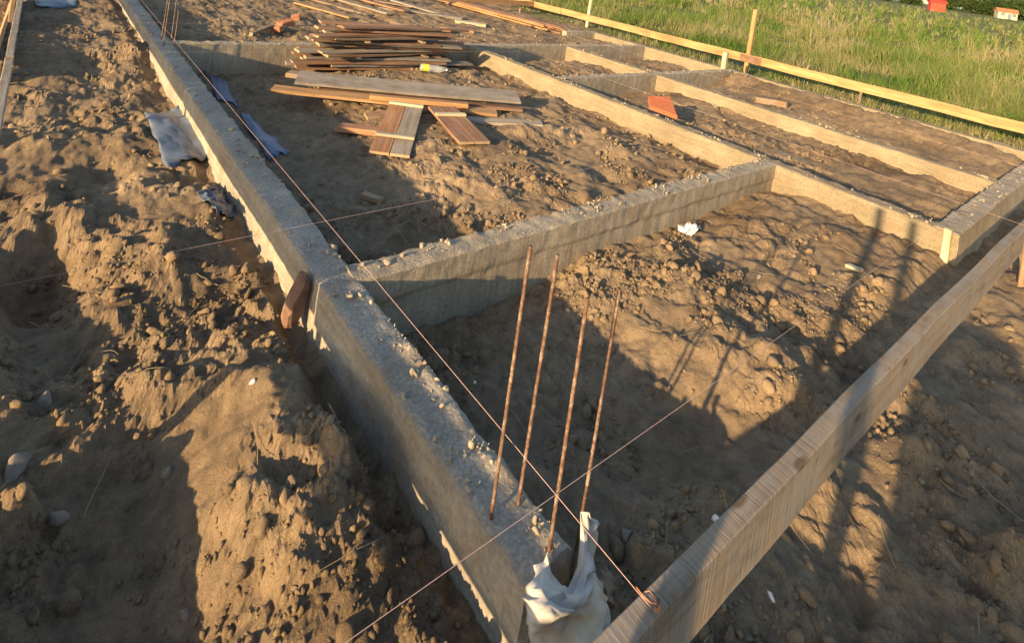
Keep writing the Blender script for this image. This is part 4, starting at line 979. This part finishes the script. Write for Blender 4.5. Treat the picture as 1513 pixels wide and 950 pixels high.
# ------------------------------------------------------------------ straw on the soil
r_ = np.random.default_rng(41)
def blades(base, h, w, lean, az, r_, segs=2):
    """tapering bent blades as triangles strips -> verts, quads"""
    n = len(base); t = np.linspace(0, 1, segs + 1)
    dirv = np.stack([np.cos(az), np.sin(az), np.zeros(n)], -1); sidev = np.stack([-np.sin(az), np.cos(az), np.zeros(n)], -1)
    tw = r_.uniform(0, 6.28, n); sidev = np.stack([np.cos(tw), np.sin(tw), np.zeros(n)], -1)
    V = np.zeros((n, (segs + 1) * 2, 3))
    for i, ti_ in enumerate(t):
        c_ = base + dirv * (lean * h * ti_ ** 1.8)[:, None] + np.array([0, 0, 1.0]) * (h * ti_ * (1 - 0.25 * lean * ti_))[:, None]
        ww = (w * (1 - 0.9 * ti_))[:, None]
        V[:, 2 * i] = c_ - sidev * ww; V[:, 2 * i + 1] = c_ + sidev * ww
    f = np.array([[2 * i, 2 * i + 1, 2 * i + 3, 2 * i + 2] for i in range(segs)])
    F = f[None] + (np.arange(n) * (segs + 1) * 2)[:, None, None]
    return V.reshape(-1, 3), F.reshape(-1, 4)
sv, sf, off = [], [], 0
for k in range(260):
    near = k < 140
    x = r_.uniform(-0.1, 4.8) if near else r_.uniform(0, 10); y = r_.uniform(0.1, 3.6) if near else r_.uniform(2.5, 8)
    if any(x0 - .02 < x < x1 + .02 and y0 - .02 < y < y1 + .02 for (x0, x1, y0, y1) in BEAMS): continue
    L = r_.uniform(0.04, 0.20); a = r_.uniform(0, 6.28); t = np.linspace(-0.5, 0.5, 6); cu = r_.uniform(-0.25, 0.25)
    xx = x + L * (t * math.cos(a) - cu * t * t * math.sin(a)); yy = y + L * (t * math.sin(a) + cu * t * t * math.cos(a))
    zz = np.maximum(gz(xx, yy), np.mean(gz(xx, yy))) + 0.004 + r_.uniform(0, 0.012)
    v, fs = tube_np(np.stack([xx, yy, zz], -1), r_.uniform(0.0007, 0.0016), 5, False)
    sv.append(v); sf.append(np.array(fs) + off); off += len(v)
tag(link('dry_straw', mesh_np('dry_straw', np.concatenate(sv), np.concatenate(sf), True), M['straw']), 'bits of dry straw and stalks scattered on the soil', 'straw', None, 'stuff')

# ------------------------------------------------------------------ grass field
def field(n, dmin, dmax, seed, hmin, hmax, wid, per):
    r_ = np.random.default_rng(seed)
    ang = r_.uniform(math.radians(-8), math.radians(72), n); u = r_.random(n)
    d = dmin * (dmax / dmin) ** u
    x = d * np.cos(ang); y = d * np.sin(ang)
    lim = 11.25 + 0.35 * perlin(y * 0.9, x * 0.9, 44)
    ok = (x > lim) | (y > 19)
    x, y = x[ok], y[ok]
    den = fbm(x * 0.45, y * 0.45, 3, 55)
    ok = den + r_.uniform(-0.6, 0.6, len(x)) > -0.25
    x, y, den = x[ok], y[ok], den[ok]; n = len(x)
    big = np.clip(0.8 + 1.2 * fbm(x * 0.4, y * 0.4, 3, 57), 0.25, 2.2)
    X = np.repeat(x, per) + r_.normal(size=n * per) * 0.09; Y = np.repeat(y, per) + r_.normal(size=n * per) * 0.09
    dd = np.repeat(np.hypot(x, y), per)
    near_edge = np.clip((X - 11.3) / 1.6, 0.35, 1)
    h = r_.uniform(hmin, hmax, n * per) * np.repeat(big, per) * np.where(Y > 18, 1, near_edge)
    w = wid * r_.uniform(0.7, 1.4, n * per) * np.clip(dd / 14, 1, 4.5)
    base = np.stack([X, Y, gz(X, Y) - 0.02], -1)
    return blades(base, h, w, r_.uniform(0.05, 0.9, n * per), r_.uniform(0, 6.28, n * per), r_)
v1, f1 = field(17000, 11.3, 34, 61, 0.10, 0.62, 0.0060, 8)
v2, f2 = field(9500, 30, 190, 62, 0.25, 0.85, 0.010, 6)
v3, f3 = field(2600, 11.4, 40, 63, 0.08, 0.40, 0.022, 7)
for (v, f, lab) in ((v3, f3, 'broad leaved green weeds among the field grass'), (v1, f1, 'tangled green and straw coloured grass beyond the field batter board'), (v2, f2, 'tall pale weeds spreading over the far field')):
    tag(link('field_grass', mesh_np('field_grass', v, f), M['grass']), lab, 'grass', None, 'stuff')

# ------------------------------------------------------------------ far side of the field
def far_point(u, dist):
    d = np.array([u, 12.0]) - PC; a = d @ HD
    w = RGT * a + FWD * FOC; w = w / np.linalg.norm(w) * dist
    return np.array([w[0], w[1], float(gz(w[0], w[1]))])
def tree(u, dist, h, rad, seed, label):
    rr = np.random.default_rng(seed); p = far_point(u, dist)
    t = holder('tree', p); tag(t, label, 'tree', 'trees at the far side of the field')
    lv, lf, off = [], [], 0
    for (a0, a1, r0, r1) in [((0, 0, -0.3), (0.1, 0.05, h * 0.55), 0.16, 0.09)] + [((0.05, 0.02, h * 0.3), tuple(rr.normal(size=2) * rad * 0.45) + (h * rr.uniform(0.5, 0.8),), 0.07, 0.03) for _ in range(5)]:
        v, fs = tube_np(np.linspace(a0, a1, 4), np.linspace(r0, r1, 4), 7); lv += list(v); lf += [tuple(i + off for i in f_) for f_ in fs]; off += len(v)
    link('trunk', mesh_poly('trunk', lv, lf, True), M['bark'], t)
    n = 3600
    cc = rr.normal(size=(16, 3)); cc /= np.linalg.norm(cc, axis=1)[:, None]; cc *= rr.uniform(0.35, 0.85, (16, 1)) * np.array([rad, rad, h * 0.40])
    q = cc[rr.integers(0, 16, n)] + rr.normal(size=(n, 3)) * rad * 0.22 + np.array([0, 0, h * 0.52]); q[:, 2] = np.clip(q[:, 2], 0.15, None)
    s = rr.uniform(0.15, 0.38, n); Rm = rot_mats(n, rr)
    tri = np.array([[-1, -0.5, 0], [1, -0.4, 0], [0.1, 1.2, 0.2], [-0.9, 0.6, 0.1]])
    V = np.einsum('nij,kj->nki', Rm, tri) * s[:, None, None] + q[:, None, :]
    F = np.arange(n * 4).reshape(n, 4)
    link('crown', mesh_np('crown', V.reshape(-1, 3), F), M['leaf'], t)
for k, (u, dist, h, rad) in enumerate([(1300, 300, 5, 4.5), (1345, 310, 5, 5), (1400, 315, 6, 5.5), (1425, 325, 7, 5.5), (1450, 330, 8, 6), (1474, 340, 9, 6), (1500, 335, 9, 6.5), (1525, 330, 9, 6.5), (1550, 340, 9, 6), (1462, 360, 10, 7), (1490, 365, 11, 7), (1515, 370, 11, 7), (1540, 365, 10, 7)]):
    tree(u, dist, h, rad, 900 + k, 'dark green tree behind the small pale house' if 1440 < u < 1520 else 'bushy green tree on the far edge of the field')
# small pale house with an orange roof
def house(u, dist, w, d, hw, hr, wallm, roofm, label, red=False):
    p = far_point(u, dist); h = holder('house' if not red else 'red_shed', p); tag(h, label, 'house' if not red else 'shed')
    yaw = math.atan2(p[1], p[0]) + math.pi / 2
    bm = bmesh.new()
    pts = [(-w / 2, -d / 2, -0.6), (w / 2, -d / 2, -0.6), (w / 2, d / 2, -0.6), (-w / 2, d / 2, -0.6), (-w / 2, -d / 2, hw), (w / 2, -d / 2, hw), (w / 2, d / 2, hw), (-w / 2, d / 2, hw), (-w / 2, 0, hw + hr), (w / 2, 0, hw + hr)]
    fs = [(0, 1, 5, 4), (2, 3, 7, 6), (1, 2, 6, 9, 5), (3, 0, 4, 8, 7), (3, 2, 1, 0)]
    link('wall', mesh_poly('wall', pts, fs), wallm, h)
    o_ = 0.35; sl = hr / (d / 2); th = 0.12
    rv, rf = [], []
    for s_ in (-1, 1):
        b0_ = len(rv)
        for zt in (0.03, th):
            rv += [(-w / 2 - o_, s_ * (d / 2 + o_), hw - sl * o_ + zt), (w / 2 + o_, s_ * (d / 2 + o_), hw - sl * o_ + zt), (w / 2 + o_, 0.0, hw + hr + zt), (-w / 2 - o_, 0.0, hw + hr + zt)]
        rf += [tuple(b0_ + i for i in f_) for f_ in ((0, 1, 2, 3), (4, 5, 6, 7), (0, 1, 5, 4), (1, 2, 6, 5), (3, 0, 4, 7))]
    link('roof', mesh_poly('roof', rv, rf), roofm, h)
    dk = M['film']
    for nm, x, z0_, ww, hh in (('door', -w * 0.1, -0.3, 0.9, 2.2), ('window', w * 0.25, 1.0, 1.1, 1.1), ('window', -w * 0.33, 1.0, 1.1, 1.1)):
        v = [(x - ww / 2, d / 2 + 0.0, z0_), (x + ww / 2, d / 2, z0_), (x + ww / 2, d / 2, z0_ + hh), (x - ww / 2, d / 2, z0_ + hh), (x - ww / 2, d / 2 + 0.05, z0_), (x + ww / 2, d / 2 + 0.05, z0_), (x + ww / 2, d / 2 + 0.05, z0_ + hh), (x - ww / 2, d / 2 + 0.05, z0_ + hh)]
        if hh + z0_ > hw or red: continue
        link(nm, mesh_poly(nm, v, [(4, 5, 6, 7), (0, 4, 7, 3), (1, 2, 6, 5), (3, 7, 6, 2), (0, 1, 5, 4)]), dk, h)
    h.rotation_euler = (0, 0, yaw + 0.25)
M['plaster'] = make_plain('pale_plaster', (0.50, 0.42, 0.31), 0.85, 0, 0.08, 2, 0.1, 0.2)
M['roof'] = make_plain('orange_roof_tile', (0.42, 0.17, 0.085), 0.85, 0, 0.2, 3, 0.2, 0.2)
M['redpaint'] = make_plain('red_painted_sheet', (0.52, 0.055, 0.030), 0.6, 0, 0.1, 3, 0.1, 0.3)
house(1487, 270, 5.4, 4.5, 2.4, 1.2, M['plaster'], M['roof'], 'small pale house with an orange roof across the field')
house(1383, 190, 3.2, 3.0, 2.4, 0.6, M['redpaint'], M['redpaint'], 'small red shed across the field', True)

# ------------------------------------------------------------------ unseen tank added to throw a broad shadow over the right foreground
tx, ty = -0.80, -0.42; tz = float(np.min(gz(tx + 0.25 * np.cos(np.arange(8)), ty + 0.25 * np.sin(np.arange(8))))) - 0.01
th_ = holder('shadow_tank', (tx, ty, tz)); tag(th_, 'tall grey tank added out of view to shade the right foreground', 'tank')
M['tank'] = make_plain('grey_tank_plastic', (0.24, 0.25, 0.26), 0.5, 0, 0.12, 5, 0.15)
def lathe_z(prof, seg=36):
    v, fs = lathe(prof, seg); return [(b_, c_, a_) for (a_, b_, c_) in v], fs
pr = [(0.0, 0.27)]
for k in range(25): pr.append((0.03 + 1.13 * k / 24, 0.285 + (0.008 if k % 4 in (1, 2) else 0.0)))
pr += [(1.20, 0.27), (1.26, 0.20), (1.28, 0.16)]
v, fs = lathe_z(pr); link('body', mesh_poly('body', v, fs, True), M['tank'], th_)
v, fs = lathe_z([(1.275, 0.17), (1.30, 0.175), (1.33, 0.17), (1.34, 0.12)]); link('lid', mesh_poly('lid', v, fs, True), M['film_blue'], th_)
v, fs = tube_np([(0.28, 0, 0.10), (0.36, 0, 0.10), (0.39, 0, 0.07)], 0.018, 10); link('tap', mesh_poly('tap', v, fs, True), M['rust'], th_)
